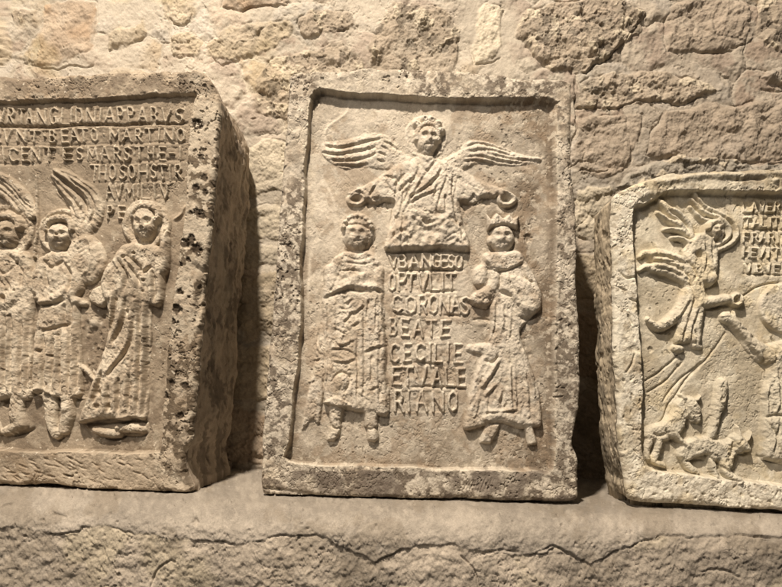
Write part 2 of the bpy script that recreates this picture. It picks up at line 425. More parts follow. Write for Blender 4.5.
# ================================================================== masonry ledge
YF = 0.705
def build_ledge():
    xs = stretch(-.66, .66, .0012, -1.5, 1.5)
    R = .035
    # arc-length profile: flat top, rounded lip, front face
    top = np.arange(YW + .02, YF + R, -.0022); arc = np.linspace(0, math.pi / 2, 46); fr = np.r_[np.arange(R, .16, .0013), np.arange(.16, .5, .02)]
    ys = np.r_[top, YF + R - R * np.sin(arc), np.full(len(fr) - 1, YF)]
    zs = np.r_[np.zeros(len(top)), -R + R * np.cos(arc), -fr[1:]]
    ny = np.r_[np.zeros(len(top)), -np.sin(arc), -np.ones(len(fr) - 1)]; nz = np.r_[np.ones(len(top)), np.cos(arc), np.zeros(len(fr) - 1)]
    nr, nc = len(ys), len(xs)
    P = np.stack([np.tile(xs, (nr, 1)), np.repeat(ys[:, None], nc, 1), np.repeat(zs[:, None], nc, 1)], 2).reshape(-1, 3)
    Nv = np.stack([np.zeros((nr, nc)), np.repeat(ny[:, None], nc, 1), np.repeat(nz[:, None], nc, 1)], 2).reshape(-1, 3)
    px, py = project(P)
    s = Surf(px.reshape(nr, nc), py.reshape(nr, nc)); x, y = s.x, s.y
    # distance below the broken edge of the mortar capping
    cx = np.array([-400, 0, 30, 55, 75, 98, 130, 180, 230, 260, 320, 350, 375, 400, 420, 455, 500, 530, 560, 590, 620, 640, 660, 700, 740, 790, 1200])
    cy = np.array([524, 524, 525, 532, 528, 521, 528, 534, 540, 536, 531, 548, 560, 548, 541, 541, 550, 553, 543, 562, 548, 538, 532, 534, 530, 534, 534.])
    e = y - np.interp(x, cx, cy) - 1.5 * fbm(px, py, 9, 3, 70)
    below = sstep(-.5, 1.6, e)
    front = sstep(-R * .2, -R, P[:, 2])
    H = 1.3 * fbm(px, py, 40, 4, 71) * (0.3 + front) + .9 * fbm(P[:, 0] * 590, P[:, 1] * 590, 16, 5, 94, .6) * (1 - front) + .8 * fbm(px, py, 7, 5, 72, .66) * (.5 + front)
    H += .3 * sstep(.3, .6, fbm(px, py, 4.5, 3, 87, .6)) * (.4 + front) - 1.3 * (1 - sstep(0, .05, np.abs(fbm(px, py * 1.5, 30, 4, 86, .6)))) * front * sstep(0, .4, fbm(px, py, 50, 2, 88))
    H += below * (-1.2 * sstep(22, 3, e) + 1.0 * fbm(px, py, 40, 4, 73, .5) + .25 * fbm(px, py, 5, 3, 93))
    crack = np.exp(-((e - .4) / .75) ** 2) * sstep(.0, .45, fbm(px, py * .2, 26, 3, 74))
    H -= 2.2 * crack
    s.H = H
    for c_ in ([(530, 553), (545, 545), (556, 543), (570, 552), (588, 562)], [(640, 533), (652, 538), (662, 534)], [(735, 531), (760, 532), (782, 536)], [(460, 470 + 82), (474, 566), (480, 585)], [(150, 587), (158, 566), (172, 556)], [(700, 570), (722, 567), (740, 575)], [(0, 505), (14, 500)], [(52, 508), (66, 513)], [(478, 552), (500, 548), (520, 550)]):
        s.line(c_, .8, -2.2)
    for k in range(90):
        a = random.choice([random.uniform(-20, 262), random.uniform(260, 600), random.uniform(560, 800)]); b = 497 + .03 * (a - 391) + random.uniform(-26, 14)
        s.bump(a, b, random.uniform(.8, 2.2), random.uniform(.8, 1.8), random.uniform(1.2, 3.2), random.uniform(0, 3))
    for k in range(70): s.hole(random.uniform(-10, 790), random.uniform(500, 545), random.uniform(.7, 1.9), random.uniform(.7, 1.8))
    s.hole(196, 518, 4, 2.6); s.hole(558, 511, 2.2, 1.8); s.hole(376, 523, 1.6, 1.5); s.hole(300, 535, 1.4, 1.4)
    H = s.H
    pit = sstep(.6, .9, fbm(px, py, 3.0, 2, 75)) * sstep(0, .5, fbm(px, py, 40, 2, 85)); H -= pit * .9 * (.3 + .7 * front)
    C = np.array([.43, .38, .315])[None, :] * (1 + .16 * fbm(px, py, 45, 5, 76, .6) + .17 * fbm(px, py, 6, 5, 77, .68))[:, None]
    C *= (1 - .22 * (1 - sstep(508, 522, py + 3 * fbm(px, py, 20, 3, 78))))[:, None] * np.array([.97, .98, 1.0])      # flat top darkened, painting in the grey of grazing light
    lo = np.array([.49, .43, .355])[None, :] * (1 + .20 * fbm(px, py, 70, 5, 79, .55))[:, None]
    pale = sstep(.0, .5, fbm(px + 70, py, 55, 5, 80, .55))[:, None]
    lo = lo * (1 - pale) + np.array([.50, .44, .34]) * pale
    brn = sstep(.0, .5, fbm(px + 170, py, 60, 5, 81, .6))[:, None]
    lo = lo * (1 - .36 * brn)
    b = below[:, None]; C = C * (1 - b) + lo * b
    sp = (sstep(.1, .5, fbm(px, py, 38, 6, 89, .62)) * .45)[:, None]; C = C * (1 - sp) + np.array([.25, .21, .16]) * sp
    sp = (sstep(.35, .6, fbm(px + 90, py, 7, 5, 90, .65)) * .25)[:, None]; C = C * (1 - sp) + np.array([.56, .50, .42]) * sp
    C *= (1 - .12 * sstep(300, 782, px))[:, None]
    C *= (1 - .15 * pit)[:, None]
    V = P + Nv * (H * YF / FPX)[:, None]
    V[:, 2] -= .0036
    Nn = grid_normals(V, nr, nc)
    Q = grid_quads(nr, nc)
    return make_mesh('ledge', V, Q, np.clip(C, .02, .8), Nn, M_LEDGE, None, np.array([0, YF, 0.0]))
lg = build_ledge(); lg['kind'] = 'structure'

# ================================================================== slabs
def plane_for(pl, pr, yl, yr, lean):
    """front plane of a slab standing on the ledge, through two bottom points"""
    A = CAM + ray(np.array([pl[0]]), np.array([pl[1]]))[0] * 1.0
    xl = (ray(np.array([pl[0]]), np.array([pl[1]]))[0]); xr = (ray(np.array([pr[0]]), np.array([pr[1]]))[0])
    a = np.array([CAM[0] + xl[0] * yl / xl[1], yl, 0.0]); b = np.array([CAM[0] + xr[0] * yr / xr[1], yr, 0.0])
    ex = (b - a) / np.linalg.norm(b - a)
    out = np.cross(ex, np.array([0, 0, 1.0]))            # points towards the viewer (-y)
    n = out * math.cos(lean) + np.array([0, 0, 1.0]) * math.sin(lean)
    return (a + b) / 2, n, out

def build_slab(name, label, box, outline, opening, plane, depth, carve, names, mat, step=0.5, F=-9.5,
               tone=(.42, .375, .30), rev=(2.0, 5.0), side_tone=None, seed=0, chip=1.0, sub=None, shallow=1.0, side_amp=2.6, relief=1.05):
    O, n, out = plane
    x0, x1, y0, y1 = box
    gx = np.arange(x0, x1 + step, step); gy = np.arange(y0, y1 + step, step)
    PX, PY = np.meshgrid(gx, gy); nr, nc = PX.shape
    s = Surf(PX, PY, F)
    mpp0 = np.linalg.norm(O - CAM) / FPX
    wx, wy = s.x - s.rx, s.y - s.ry
    qx, qy = project(hit(s.rx, s.ry, O, n) + n[None, :] * (F * .7 * mpp0))
    fx0, fy0 = s.x, s.y
    s.x, s.y = qx + wx, qy + wy
    rx, ry = s.rx, s.ry
    ol = spline(outline, 4)
    # densify + roughen the outline
    seg = []
    for i in range(len(ol)):
        a, b = ol[i], ol[(i + 1) % len(ol)]; k = max(1, int(np.hypot(*(b - a)) / 1.2))
        for j in range(k): seg.append(a + (b - a) * j / k)
    ol = np.array(seg)
    nx = np.roll(ol, -1, 0) - np.roll(ol, 1, 0); nx /= np.linalg.norm(nx, axis=1)[:, None] + 1e-9
    nn = np.stack([nx[:, 1], -nx[:, 0]], 1)
    ol = ol + nn * (fbm(ol[:, 0], ol[:, 1], 16, 4, 100 + seed, .6) * .9 * chip)[:, None]
    d = np.full(rx.shape, -99.0)
    near = sdpoly(rx[::1], ry[::1], ol[::3])
    d = near
    # --- frame and recessed panel
    op = spline(opening, 4) if len(opening) > 8 else np.array(opening, float)
    di = sdpoly(fx0, fy0, op)
    wv = rev[0] + (rev[1] - rev[0]) * sstep(.45, .98, (rx - x0) / (x1 - x0)) + .8 * fbm(rx, ry, 18, 3, 101 + seed)
    wv = wv * (1 - .6 * sstep(.86, .92, (ry - y0) / (y1 - y0))) ; wv = np.clip(wv, 1.0, 12)
    f = sstep(0, 1, di / wv)
    s.Fa = F * (shallow + (1 - shallow) * sstep(120, 225, ry)) if shallow < 1 else s.Fa
    s.H = s.Fa * f; s.L = np.where(di > wv * .5, 2, 1)
    s.di = di; s.dout = d
    carve(s)
    rel = (s.L > 2) & (s.H > s.Fa); s.H = np.where(rel, s.Fa + (s.H - s.Fa) * relief, s.H)
    # --- outer edge wear
    Rr = 5.0 + 3.5 * fbm(rx, ry, 25, 3, 102 + seed)
    Rr = np.clip(Rr, 1.6, 12)
    e = np.clip(d / Rr, 0, 1)
    s.H -= 5.0 * (1 - np.sqrt(1 - (1 - e) ** 2)) * chip
    chp = sstep(.25, .5, fbm(rx, ry, 11, 3, 103 + seed)) * sstep(5, 1, d)
    s.H -= 2.2 * chp * chip
    chi = sstep(.25, .55, fbm(rx, ry, 8, 3, 104 + seed)) * np.exp(-(di / 2.6) ** 2) * (di < 1.5)
    s.H -= 1.3 * chi
    # --- smooth, then surface texture
    G = s.H.reshape(nr, nc)
    for _ in range(1):
        G = (G + np.roll(G, 1, 0) + np.roll(G, -1, 0) + np.roll(G, 1, 1) + np.roll(G, -1, 1)) / 5
    s.H = G.ravel().copy()
    fr = 1 - f
    rg = .55 + .45 * fr
    fg = (s.L > 2).astype(float)
    s.H += rg * (.7 * fbm(rx, ry, 20, 4, 105 + seed) + .45 * fbm(rx, ry, 5.5, 4, 106 + seed, .65))
    rid = np.abs(fbm(rx, ry, 9, 4, 130 + seed, .6))
    s.H -= (.55 + .4 * fr) * (1 - .75 * fg) * (1 - sstep(0, .2, rid)) * .8 * sstep(-.3, .4, fbm(rx, ry, 30, 2, 131 + seed))
    s.H += fg * (.4 * fbm(rx, ry, 8, 3, 132 + seed) + .22 * fbm(rx, ry, 3, 2, 133 + seed))
    ins = np.isin(s.L, [k for k, v in names.items() if v[0] == 'inscription_line']); fg = fg * ~ins
    wl = ins * .28 * sstep(.0, .5, fbm(rx, ry, 13, 3, 137 + seed)); s.H = np.where(s.H > s.Fa, s.Fa + (s.H - s.Fa) * (1 - wl), s.H)
    dent = sstep(.42, .62, fbm(rx, ry, 5, 3, 134 + seed, .6)); s.H -= fg * dent * .7
    Gs = s.H.reshape(nr, nc).copy()
    for _ in range(9): Gs = (Gs + np.roll(Gs, 1, 0) + np.roll(Gs, -1, 0) + np.roll(Gs, 1, 1) + np.roll(Gs, -1, 1)) / 5
    Wg = (fg * 1.0).reshape(nr, nc)
    for _ in range(10): Wg = (Wg + np.roll(Wg, 1, 0) + np.roll(Wg, -1, 0) + np.roll(Wg, 1, 1) + np.roll(Wg, -1, 1)) / 5
    we = np.clip(Wg.ravel() * 1.5, 0, 1) * (.3 + .5 * sstep(-.3, .4, fbm(rx, ry, 22, 3, 135 + seed))) * ~ins * (di > 4); s.H = s.H * (1 - we) + Gs.ravel() * we
    s.H += (fg * .28 + .1) * fbm(rx, ry, 2.6, 3, 136 + seed, .7)
    pit = sstep(.60, .85, fbm(rx, ry, 3.6, 2, 107 + seed)) * sstep(.1, .6, fbm(rx, ry, 40, 2, 108 + seed))
    s.H -= pit * (.6 + .6 * fr)
    # --- colour of the stone itself
    t = np.array(tone)
    c = t[None, :] * (1 + .12 * fbm(rx, ry, 60, 3, 110 + seed) + .15 * fbm(rx, ry, 14, 5, 111 + seed, .65) + .10 * fbm(rx, ry, 2.5, 3, 112 + seed))[:, None]
    gr = sstep(.0, .6, fbm(rx, ry, 34, 5, 113 + seed, .6))[:, None]
    c = c * (1 - gr * np.array([.16, .19, .22]) * (.5 + .9 * fr[:, None]))
    wh = (sstep(.30, .62, fbm(rx, ry, 12, 4, 114 + seed, .62)) * .5)[:, None]
    c = c * (1 - wh) + np.array([.56, .50, .40]) * wh
    c = c * (1 - .35 * pit[:, None])
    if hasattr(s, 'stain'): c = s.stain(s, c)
    c = np.clip(c, .015, .8)
    # --- build geometry
    tri = hit(rx, ry, O, n)
    inside = d > 0
    I = inside.reshape(nr, nc)
    nb = I.copy()
    for a in (-1, 0, 1):
        for b in (-1, 0, 1): nb |= np.roll(np.roll(I, a, 0), b, 1)
    ring = np.nonzero((nb & ~I).ravel())[0]
    sx, sy = rx.copy(), ry.copy()
    for k0 in range(0, len(ring), 400):       # snap the rim on to the outline
        rI = ring[k0:k0 + 400]
        dd = (rx[rI][:, None] - ol[None, :, 0]) ** 2 + (ry[rI][:, None] - ol[None, :, 1]) ** 2
        j = dd.argmin(1); sx[rI] = ol[j, 0]; sy[rI] = ol[j, 1]
    P = hit(sx, sy, O, n); mpp = np.linalg.norm(O - CAM) / FPX
    V = P + n[None, :] * (s.H * mpp)[:, None]
    low = V[:, 2] < -.001; V[low, 2] = -.001
    Nn = grid_normals(V, nr, nc)
    Q = grid_quads(nr, nc)
    okv = (I.ravel()) | np.isin(np.arange(nr * nc), ring)
    keep = okv[Q].all(1) & (I.ravel()[Q].any(1))
    Q = Q[keep]
    lab = s.L[Q]
    fl = lab.max(1)
    base = np.array([O[0], O[1], 0.0]) - out * 0
    root = empty(name, base, label, 'stone relief', 'carved stone reliefs standing on the ledge')
    objs = {}
    for key, (nm, par, lb) in names.items():
        sel = Q[fl == key]
        if len(sel) < 6: print('EMPTY PART', name, nm); continue
        o = submesh(nm, V, sel, c, Nn, mat, objs[par] if par else root, base)
        if lb: o['label'] = lb
        objs[key] = o
    # --- sides and back
    A = hit(ol[:, 0], ol[:, 1], O, n); M = len(ol)
    ii = np.clip(((ol[:, 0] - x0) / step).round().astype(int), 0, nc - 1); jj = np.clip(((ol[:, 1] - y0) / step).round().astype(int), 0, nr - 1)
    Hs = s.H.reshape(nr, nc)[jj, ii]
    cen = A.mean(0); rad = A - cen
    K = 100; rows = []; cols = []
    arc = np.r_[0, np.cumsum(np.linalg.norm(np.diff(A, axis=0), axis=1))] / mpp
    side = np.array(side_tone or tone)
    tang = np.roll(A, -1, 0) - np.roll(A, 1, 0); tang /= np.linalg.norm(tang, axis=1)[:, None] + 1e-9
    on = np.cross(tang, n); sg = np.sign((on * rad).sum(1)); on *= sg[:, None]
    ons = on.copy()
    for _ in range(20): ons = (ons + np.roll(ons, 1, 0) + np.roll(ons, -1, 0)) / 3
    for k in range(K):
        t = k / (K - 1); dep = t * depth / mpp
        closed = np.abs(((arc / arc[-1]) * 2 - 1))       # mirrored so that the loop closes
        u = closed * arc[-1] / 2 + 7
        nz = .75 * side_amp * 1.2 * fbm(u, dep + 0 * u, 34, 3, 120 + seed, .5) + .6 * fbm(u, dep + 0 * u, 9, 4, 121 + seed, .62) - 1.2 * sstep(.3, .5, fbm(u, dep * 1.3 + 0 * u, 10, 3, 127 + seed)) - .5 * (1 - sstep(0, .12, np.abs(fbm(u, dep + 0 * u, 24, 4, 128 + seed, .6))))
        amt = sstep(0, .12, t) * chip
        shrink = -9 * sstep(.75, 1.0, t) ** 2
        off = (nz * amt * 1.0 - 1.0 * amt + shrink) * mpp
        p = A - n[None, :] * (t * depth) + ons * off[:, None] + n[None, :] * (Hs * mpp * (1 - t))[:, None]
        if k == 0: p = A - ons * (1.2 * mpp) + n[None, :] * ((Hs - 1.2) * mpp)[:, None]
        p[:, 2] = np.maximum(p[:, 2], -.001)
        if k > 7: p[p[:, 2] < .006, 2] = -.0042
        p[:, 1] = np.minimum(p[:, 1], YW - .012)
        rows.append(p)
        cc = side[None, :] * (1 + .2 * fbm(u, dep + 0 * u, 22, 4, 122 + seed) + .1 * fbm(u, dep + 0 * u, 4, 3, 123 + seed))[:, None]
        pl = sstep(.2, .6, fbm(u, dep + 0 * u, 16, 4, 124 + seed, .6))[:, None] * .35
        dp = sstep(.0, .4, fbm(u, dep + 0 * u, 20, 5, 129 + seed, .65))[:, None] * .5; cc = cc * (1 - dp)
        cols.append(cc * (1 - pl) + np.array([.5, .44, .35]) * pl)
    VB = np.concatenate(rows); CB = np.concatenate(cols)
    i = np.arange(M); q = []
    for k in range(K - 1):
        a = k * M + i; b = k * M + (i + 1) % M
        q.append(np.stack([a, b, b + M, a + M], 1))
    q = np.concatenate(q)
    # back cap as a quad fan to the centre
    cidx = len(VB); VB = np.r_[VB, [rows[-1].mean(0)]]; CB = np.r_[CB, [side]]
    ev = np.arange(0, M - 1, 2)
    cap = np.stack([(K - 1) * M + ev, (K - 1) * M + ev + 1, (K - 1) * M + (ev + 2) % M, np.full(len(ev), cidx)], 1)
    q = np.concatenate([q, cap])
    a, b, c2 = VB[q[0, 0]], VB[q[0, 1]], VB[q[0, 2]]
    if np.cross(b - a, c2 - a) @ on[0] < 0: q = q[:, ::-1]
    make_mesh('slab_sides', VB, q, np.clip(CB, .02, .8), None, mat, root, base)
    return root

# ------------------------------------------------------------------ middle slab
def wing(s, lab, grooves, feathers, h):
    for P in feathers: s.cap(P, h, lab, p=2.2, sm=True)
    for g in grooves: s.line(g, 1.1, -3.4)
def carve_mid(s):
    # shallow undulating ground
    s.H += np.where(s.L == 2, 1.1 * fbm(s.rx, s.ry, 34, 3, 200), 0)
    # wings of the angel
    s.poly([(321, 143), (340, 139), (360, 135), (378, 132), (392, 137), (402, 150), (404, 166), (388, 168), (366, 166), (346, 168), (334, 163), (324, 155)], 1.7, 12, 4)
    for g in ([(325, 144.5), (342, 146), (359, 143), (380, 138)], [(323, 151.5), (338, 153), (355, 151), (375, 147)], [(331, 158.5), (347, 160.4), (366, 157), (376, 153)], [(337, 163.5), (354, 166), (366, 163.5)]): s.line(g, 1.0, -3.4); s.line([(p[0], p[1] - 2.6) for p in g], 1.6, 1.0)
    for g in ([(382, 146), (388, 149), (392, 156)], [(380, 152), (386, 155), (390, 161)], [(384, 141), (393, 145), (398, 153)], [(378, 159), (385, 161)]): s.line(g, .9, -2.0); s.line([(p[0], p[1] - 2) for p in g], 1.1, .9)
    s.cap([(394, 156, 8, 2.4), (410, 165, 8, 3.6)], 3, 4); s.cap([(464, 156, 7, 2.8), (446, 166, 8, 3.8)], 3, 5)
    s.poly([(458, 160), (460, 150), (466, 143), (474, 139), (489, 141), (500, 146), (512, 151), (528, 155), (542, 157), (541, 160.5), (524, 164.5), (508, 165), (494, 163), (480, 162), (468, 166), (461, 168)], 2.9, 6, 5)
    for g in ([(466, 147), (480, 143), (498, 148), (512, 153)], [(470, 151), (486, 149.5), (500, 153), (516, 157.5)], [(488, 154), (506, 158), (522, 160), (540, 160)], [(466, 157), (482, 156), (500, 161), (522, 163)], [(464, 161), (478, 160), (494, 163)]): s.line(g, .95, -2.8); s.line([(p[0], p[1] - 2) for p in g], 1.1, 1.1)
    # halo
    s.halo(426, 136, 22.5, 2.2, 1.1, 6)
    # angel: robe, shoulders, outstretched arms with hands
    s.poly([(413, 158), (427, 155), (440, 158), (452, 166), (459, 182), (461, 205), (463, 222), (470, 250), (446, 249), (418, 250), (386, 249), (391, 228), (394, 206), (396, 186), (400, 168)], 5.6, 13, 3, h2=7.6)
    s.cap([(408, 168, 8, 5.6), (390, 179, 8.5, 4.8), (374, 188, 7.5, 4.8), (360, 191, 4.6, 5.4)], 7, 3, sm=True)
    s.cap([(446, 168, 8, 5.6), (464, 179, 8.5, 4.8), (480, 188, 7.5, 4.8), (496, 191, 4.6, 5.4)], 7, 3, sm=True)
    s.poly([(392, 176), (404, 190), (398, 204), (388, 200), (376, 204), (364, 200), (352, 194), (364, 186), (380, 182)], 5.6, 3, 3)
    s.poly([(458, 176), (464, 182), (480, 188), (500, 190), (494, 197), (482, 196), (474, 204), (462, 202), (452, 198)], 5.6, 3, 3)
    for i, (a, b) in enumerate((((358, 191), (349, 194)), ((358, 193), (350, 198)), ((500, 191), (507, 193)), ((500, 193), (506, 198)))):
        s.cap([(a[0], a[1], 2.6, 7.2), (b[0], b[1], 1.7, 6.6)], 7, 3)
    s.bump(425, 231, 16, 13, -5.0); s.bump(407, 226, 8, 16, 1.0); s.bump(450, 228, 9, 16, 1.6, .2); s.bump(437, 214, 8, 7, -2.2)
    s.line([(386, 247), (414, 247), (446, 246), (470, 248)], 2.2, 2.0)
    for g in ([(434, 183), (424, 190), (411, 199)], [(442, 168), (436, 178), (428, 186)], [(414, 180), (404, 188), (400, 193)], [(413, 186), (408, 194), (404, 204)], [(436, 186), (434, 198)], [(440, 190), (424, 197), (410, 205)], [(402, 172), (404, 190), (401, 212)], [(452, 176), (452, 196), (456, 216)],
              [(386, 177), (396, 180)], [(385, 182), (396, 196)], [(395, 215), (396, 236)], [(404, 216), (402, 240)], [(460, 224), (464, 244)], [(445, 196), (446, 214)], [(377, 186), (370, 196)], [(470, 186), (478, 194)], [(418, 160), (427, 172), (437, 160)]):
        s.line(g, 1.2, -2.5); s.line([(p[0] - 1.8, p[1] - 2.0) for p in g], 1.2, 1.1)
    s.cap([(427, 150, 7, 6.5), (427, 158, 8, 6.5)], 6, 3)
    s.face(427, 139.5, 11.5, 14.5, 10.2, 3, turn=.45)
    s.hair(427, 137, 11, 13.5, 8.0, 7, -12, 192, 13, 3.1)
    for a, b in ((437, 124), (431, 120), (424, 119), (416, 124), (441, 131)): s.ell(a, b, 4.2, 4, 8.6, 7); s.hole(a + .6, b + .4, 1.6, 2.2)
    s.line([(417, 151), (424, 155), (432, 155), (437, 148)], 1.5, -2.6)
    # crowns held by the angel
    s.ell(355.5, 199, 10, 7.2, 5.2, 8, p=6); s.bump(355.5, 199, 8.6, 6, -7.5); s.line([(347, 195), (352, 193), (360, 193), (364, 196)], 1.2, -2.8)
    s.ell(507, 199, 10.5, 7.6, 5.8, 9, p=6); s.bump(507, 199, 9, 6.4, -7.5); s.line([(497, 202), (502, 207), (511, 207.5), (516, 203)], 1.3, -1.6)
    for px_ in (370, 380, 390): s.hole(px_, 202 + abs(px_ - 380) * .1, 5, 2.2)
    for px_, py_ in ((466, 205), (474, 200), (486, 199)): s.hole(px_, py_, 5, 2.6)
    for g in ([(420, 164), (416, 176), (404, 196)], [(428, 172), (420, 184), (406, 210)], [(446, 176), (440, 196), (436, 214)], [(456, 186), (454, 206), (458, 226)], [(398, 178), (396, 196), (392, 220)], [(410, 170), (400, 182), (394, 188)]):
        s.line(g, 1.2, -1.8); s.line([(p[0] - 2, p[1] - 1) for p in g], 1.3, .9)
    for g in ([(392, 240), (404, 232), (412, 243)], [(440, 226), (452, 218), (462, 230)], [(418, 218), (426, 224), (438, 220)], [(444, 240), (456, 234), (466, 244)]): s.line(g, 1.8, -2.2); s.line([(p[0], p[1] + 3) for p in g], 1.6, 1.6)
    # ---- left saint
    Lb = 10
    s.poly([(322, 300), (326, 280), (330, 262), (342, 252), (358, 250), (372, 252), (380, 262), (383, 280), (384, 320), (387, 362), (389, 412), (372, 413), (350, 410), (330, 406), (324, 398), (324, 350)], 5.4, 5, Lb, h2=6.4)
    s.poly([(322, 300), (326, 330), (324, 372), (322, 410), (319, 424), (312, 420), (302, 431), (307, 400), (312, 370), (318, 330)], 3.2, 3, Lb)
    s.poly([(328, 400), (345, 402), (342, 416), (340, 427), (330, 426), (329, 414)], 5.4, 4, Lb, False); s.poly([(330, 424), (341, 426), (338, 436), (333, 441), (326, 440), (328, 433)], 5.0, 3, Lb, False)
    s.poly([(363, 406), (380, 406), (378, 418), (377, 427), (364, 427), (364, 416)], 5.4, 4, Lb, False); s.poly([(366, 425), (376, 426), (378, 438), (374, 442), (367, 440)], 5.0, 3, Lb, False)
    s.line([(331, 426), (336, 428), (341, 427)], .9, -2.2); s.line([(364, 427), (370, 429), (376, 427)], .9, -2.2)
    s.line([(331, 424), (336, 426), (341, 425)], .9, 1.2); s.line([(364, 425), (370, 427), (376, 425)], .9, 1.2)
    s.cap([(330, 270, 7, 6), (333, 286, 7, 7), (348, 284, 6, 7.4), (362, 276, 5, 7.8)], 7, Lb, sm=True)      # right arm across the chest
    s.cap([(378, 270, 6, 6), (376, 284, 6, 7), (366, 287, 5, 7.4)], 7, Lb, sm=True)
    s.line([(325, 299), (334, 294), (345, 291), (354, 288)], 1.5, -4); s.line([(352, 289.5), (359, 290.5), (367, 289)], 1.5, -4.6); s.line([(376, 290), (381, 292)], 1.6, -4)
    s.line([(326, 296), (340, 289), (354, 285), (367, 286), (380, 287)], 1.8, 1.8)
    s.line([(347, 262.5), (360, 264), (374, 263)], .9, -1.8); s.line([(340, 272), (350, 271), (360, 272), (360, 281)], .9, -2.4); s.line([(341, 272), (338, 280)], .9, -1.6); s.line([(345, 256), (358, 260), (372, 256)], 1, -1.6)
    s.line([(382.5, 292), (382, 310), (384, 330), (386, 360), (388, 408)], 1.3, -3)
    s.ell(341.6, 382, 9, 11, 8.4, Lb, p=3); s.line([(333, 382), (336, 375), (342, 372.5), (348, 376), (350, 383), (346, 392)], 1, -2.4)
    s.poly([(324, 403), (335, 397), (347, 400), (353, 405), (345, 408), (331, 407)], 8.6, 3, Lb)
    for g in ([(357, 340), (357.5, 372), (358, 406)], [(371, 356), (372, 380)], [(365, 352), (376, 348), (384, 346)], [(360, 393), (367, 398), (373, 405)], [(342, 296), (346, 304), (352, 300)], [(340, 308), (346, 310)],
              [(334, 340), (342, 346), (356, 340)], [(334, 350), (348, 350), (357, 358)], [(334, 362), (346, 364), (356, 360)], [(350, 316), (344, 324), (350, 332)], [(368, 300), (366, 318)], [(376, 300), (375, 330)], [(352, 326), (359, 322)], [(373, 390), (378, 388), (380, 400)], [(335, 330), (345, 334)], [(332, 312), (336, 322)], [(316, 350), (320, 356)], [(314, 361), (318, 360)], [(310, 384), (315, 382)], [(320, 330), (317, 342), (320, 350)], [(318, 376), (326, 388)], [(380, 330), (380, 344)], [(363, 306), (357, 312), (350, 314)]):
        s.line(g, 1.1, -2.4); s.line([(p[0] - 1.7, p[1] - 1.9) for p in g], 1.3, 1.3)
    for k in range(26):
        a, b = random.uniform(328, 380), random.uniform(292, 372); s.bump(a, b, random.uniform(3, 6), random.uniform(2, 4), random.uniform(-.8, 1.5), random.uniform(-1, 1))
    s.ell(359, 232, 17, 19.5, 5.0, 11, p=3)                   # hood-like hair with curls
    s.ell(358, 229, 15.5, 16, 7.4, 11, p=2.6)
    s.face(357.5, 236, 12.5, 14.5, 9.6, Lb, turn=.1)
    s.line([(344, 225), (352, 226.5), (358, 225.5), (366, 228), (371, 230)], 1.4, -3); s.line([(346, 249), (356, 252.5), (366, 250), (373, 240)], 1.5, -2.8)
    s.hair(358, 230, 14, 14, 8.8, 11, 10, 170, 9, 3.0)
    for k in range(8): s.line([(346 + k * 3.3, 214 + abs(k - 3.5)), (345 + k * 3.5, 222)], .8, -1.1)
    # ---- right saint
    R_ = 12
    s.poly([(482, 262), (500, 252), (520, 256), (530, 266), (540, 288), (541, 305), (532, 318), (520, 332), (528, 357), (536, 380), (540, 400), (542, 424), (530, 427), (518, 428), (500, 423), (484, 426), (465, 430), (467, 410), (471, 386), (478, 364), (488, 340), (490, 322), (488, 300), (482, 285)], 4.6, 4, R_, h2=6.2)
    s.poly([(484, 255), (494, 251), (508, 250), (522, 253), (524, 262), (516, 268), (503, 271.5), (485, 265)], 7.2, 4, R_)
    s.ell(480, 277, 8, 11.5, 6.6, R_, p=3)
    s.cap([(494, 270, 6, 6), (495, 282, 6.5, 6.4), (486, 294, 8, 7.4), (476, 299, 6.5, 7.4), (484, 302, 7, 7.4)], 7, R_, sm=True)
    s.cap([(525, 268, 3.5, 7), (529, 278, 4, 6.8)], 7, R_)
    s.poly([(501, 271), (512, 274), (530, 279), (538, 288), (541.5, 300), (539, 310), (533, 316), (524, 317), (516, 307), (508, 299), (500, 291), (499, 280)], 7.6, 6, R_)
    s.line([(499, 291), (506, 294), (512, 298)], 1.4, -4); s.line([(470, 302), (478, 307), (490, 305), (496, 296)], 1.4, -3); s.line([(519, 318), (528, 320), (538, 314)], 1.8, -4)
    s.line([(486, 268), (498, 271.5), (510, 270), (522, 264)], 1.2, -2.6); s.line([(487, 269), (488, 282), (482, 290)], 1.1, -2); s.line([(501, 272), (501, 284), (498, 290)], 1.2, -2.6); s.line([(510, 275), (511, 286), (520, 298)], 1.2, -1.8); s.line([(522, 268), (524, 278), (534, 282)], 1, -2)
    s.bump(526, 308, 9, 7, 2); s.bump(482, 323, 8, 4, 1.5); s.line([(474, 319), (484, 318), (496, 322)], 1.1, -2)
    s.cap([(470, 348, 4, 3.2), (481, 348, 5.5, 5), (492, 352, 8, 7)], 7, R_, sm=True); s.line([(484, 361), (492, 363), (498, 356)], 1.3, -3.4)
    for g, d in (([(497, 361), (489, 374), (480, 387)], 3), ([(494, 384), (484, 395)], 2.6), ([(509, 366), (510, 390), (511, 407)], 3), ([(484, 411), (500, 411), (514, 408)], 3), ([(512, 340), (522, 356), (530, 376), (534, 398)], 2.2), ([(500, 394), (497, 402)], 2.4), ([(519, 352), (526, 380), (528, 402)], 1.6)):
        s.line(g, 1.5, d); s.line([(p[0] + 2.4, p[1] + 2.2) for p in g], 1.2, -2.2)
    s.poly([(480, 416), (492, 412), (510, 411), (524, 416), (530, 424), (516, 425), (500, 419), (486, 423)], 7.6, 3, R_)
    for k in range(46):
        a, b = random.uniform(472, 536), random.uniform(330, 418); s.bump(a, b, random.uniform(1.6, 3.4), random.uniform(2, 4.5), random.uniform(-1.2, 1.2), random.uniform(-.6, .3))
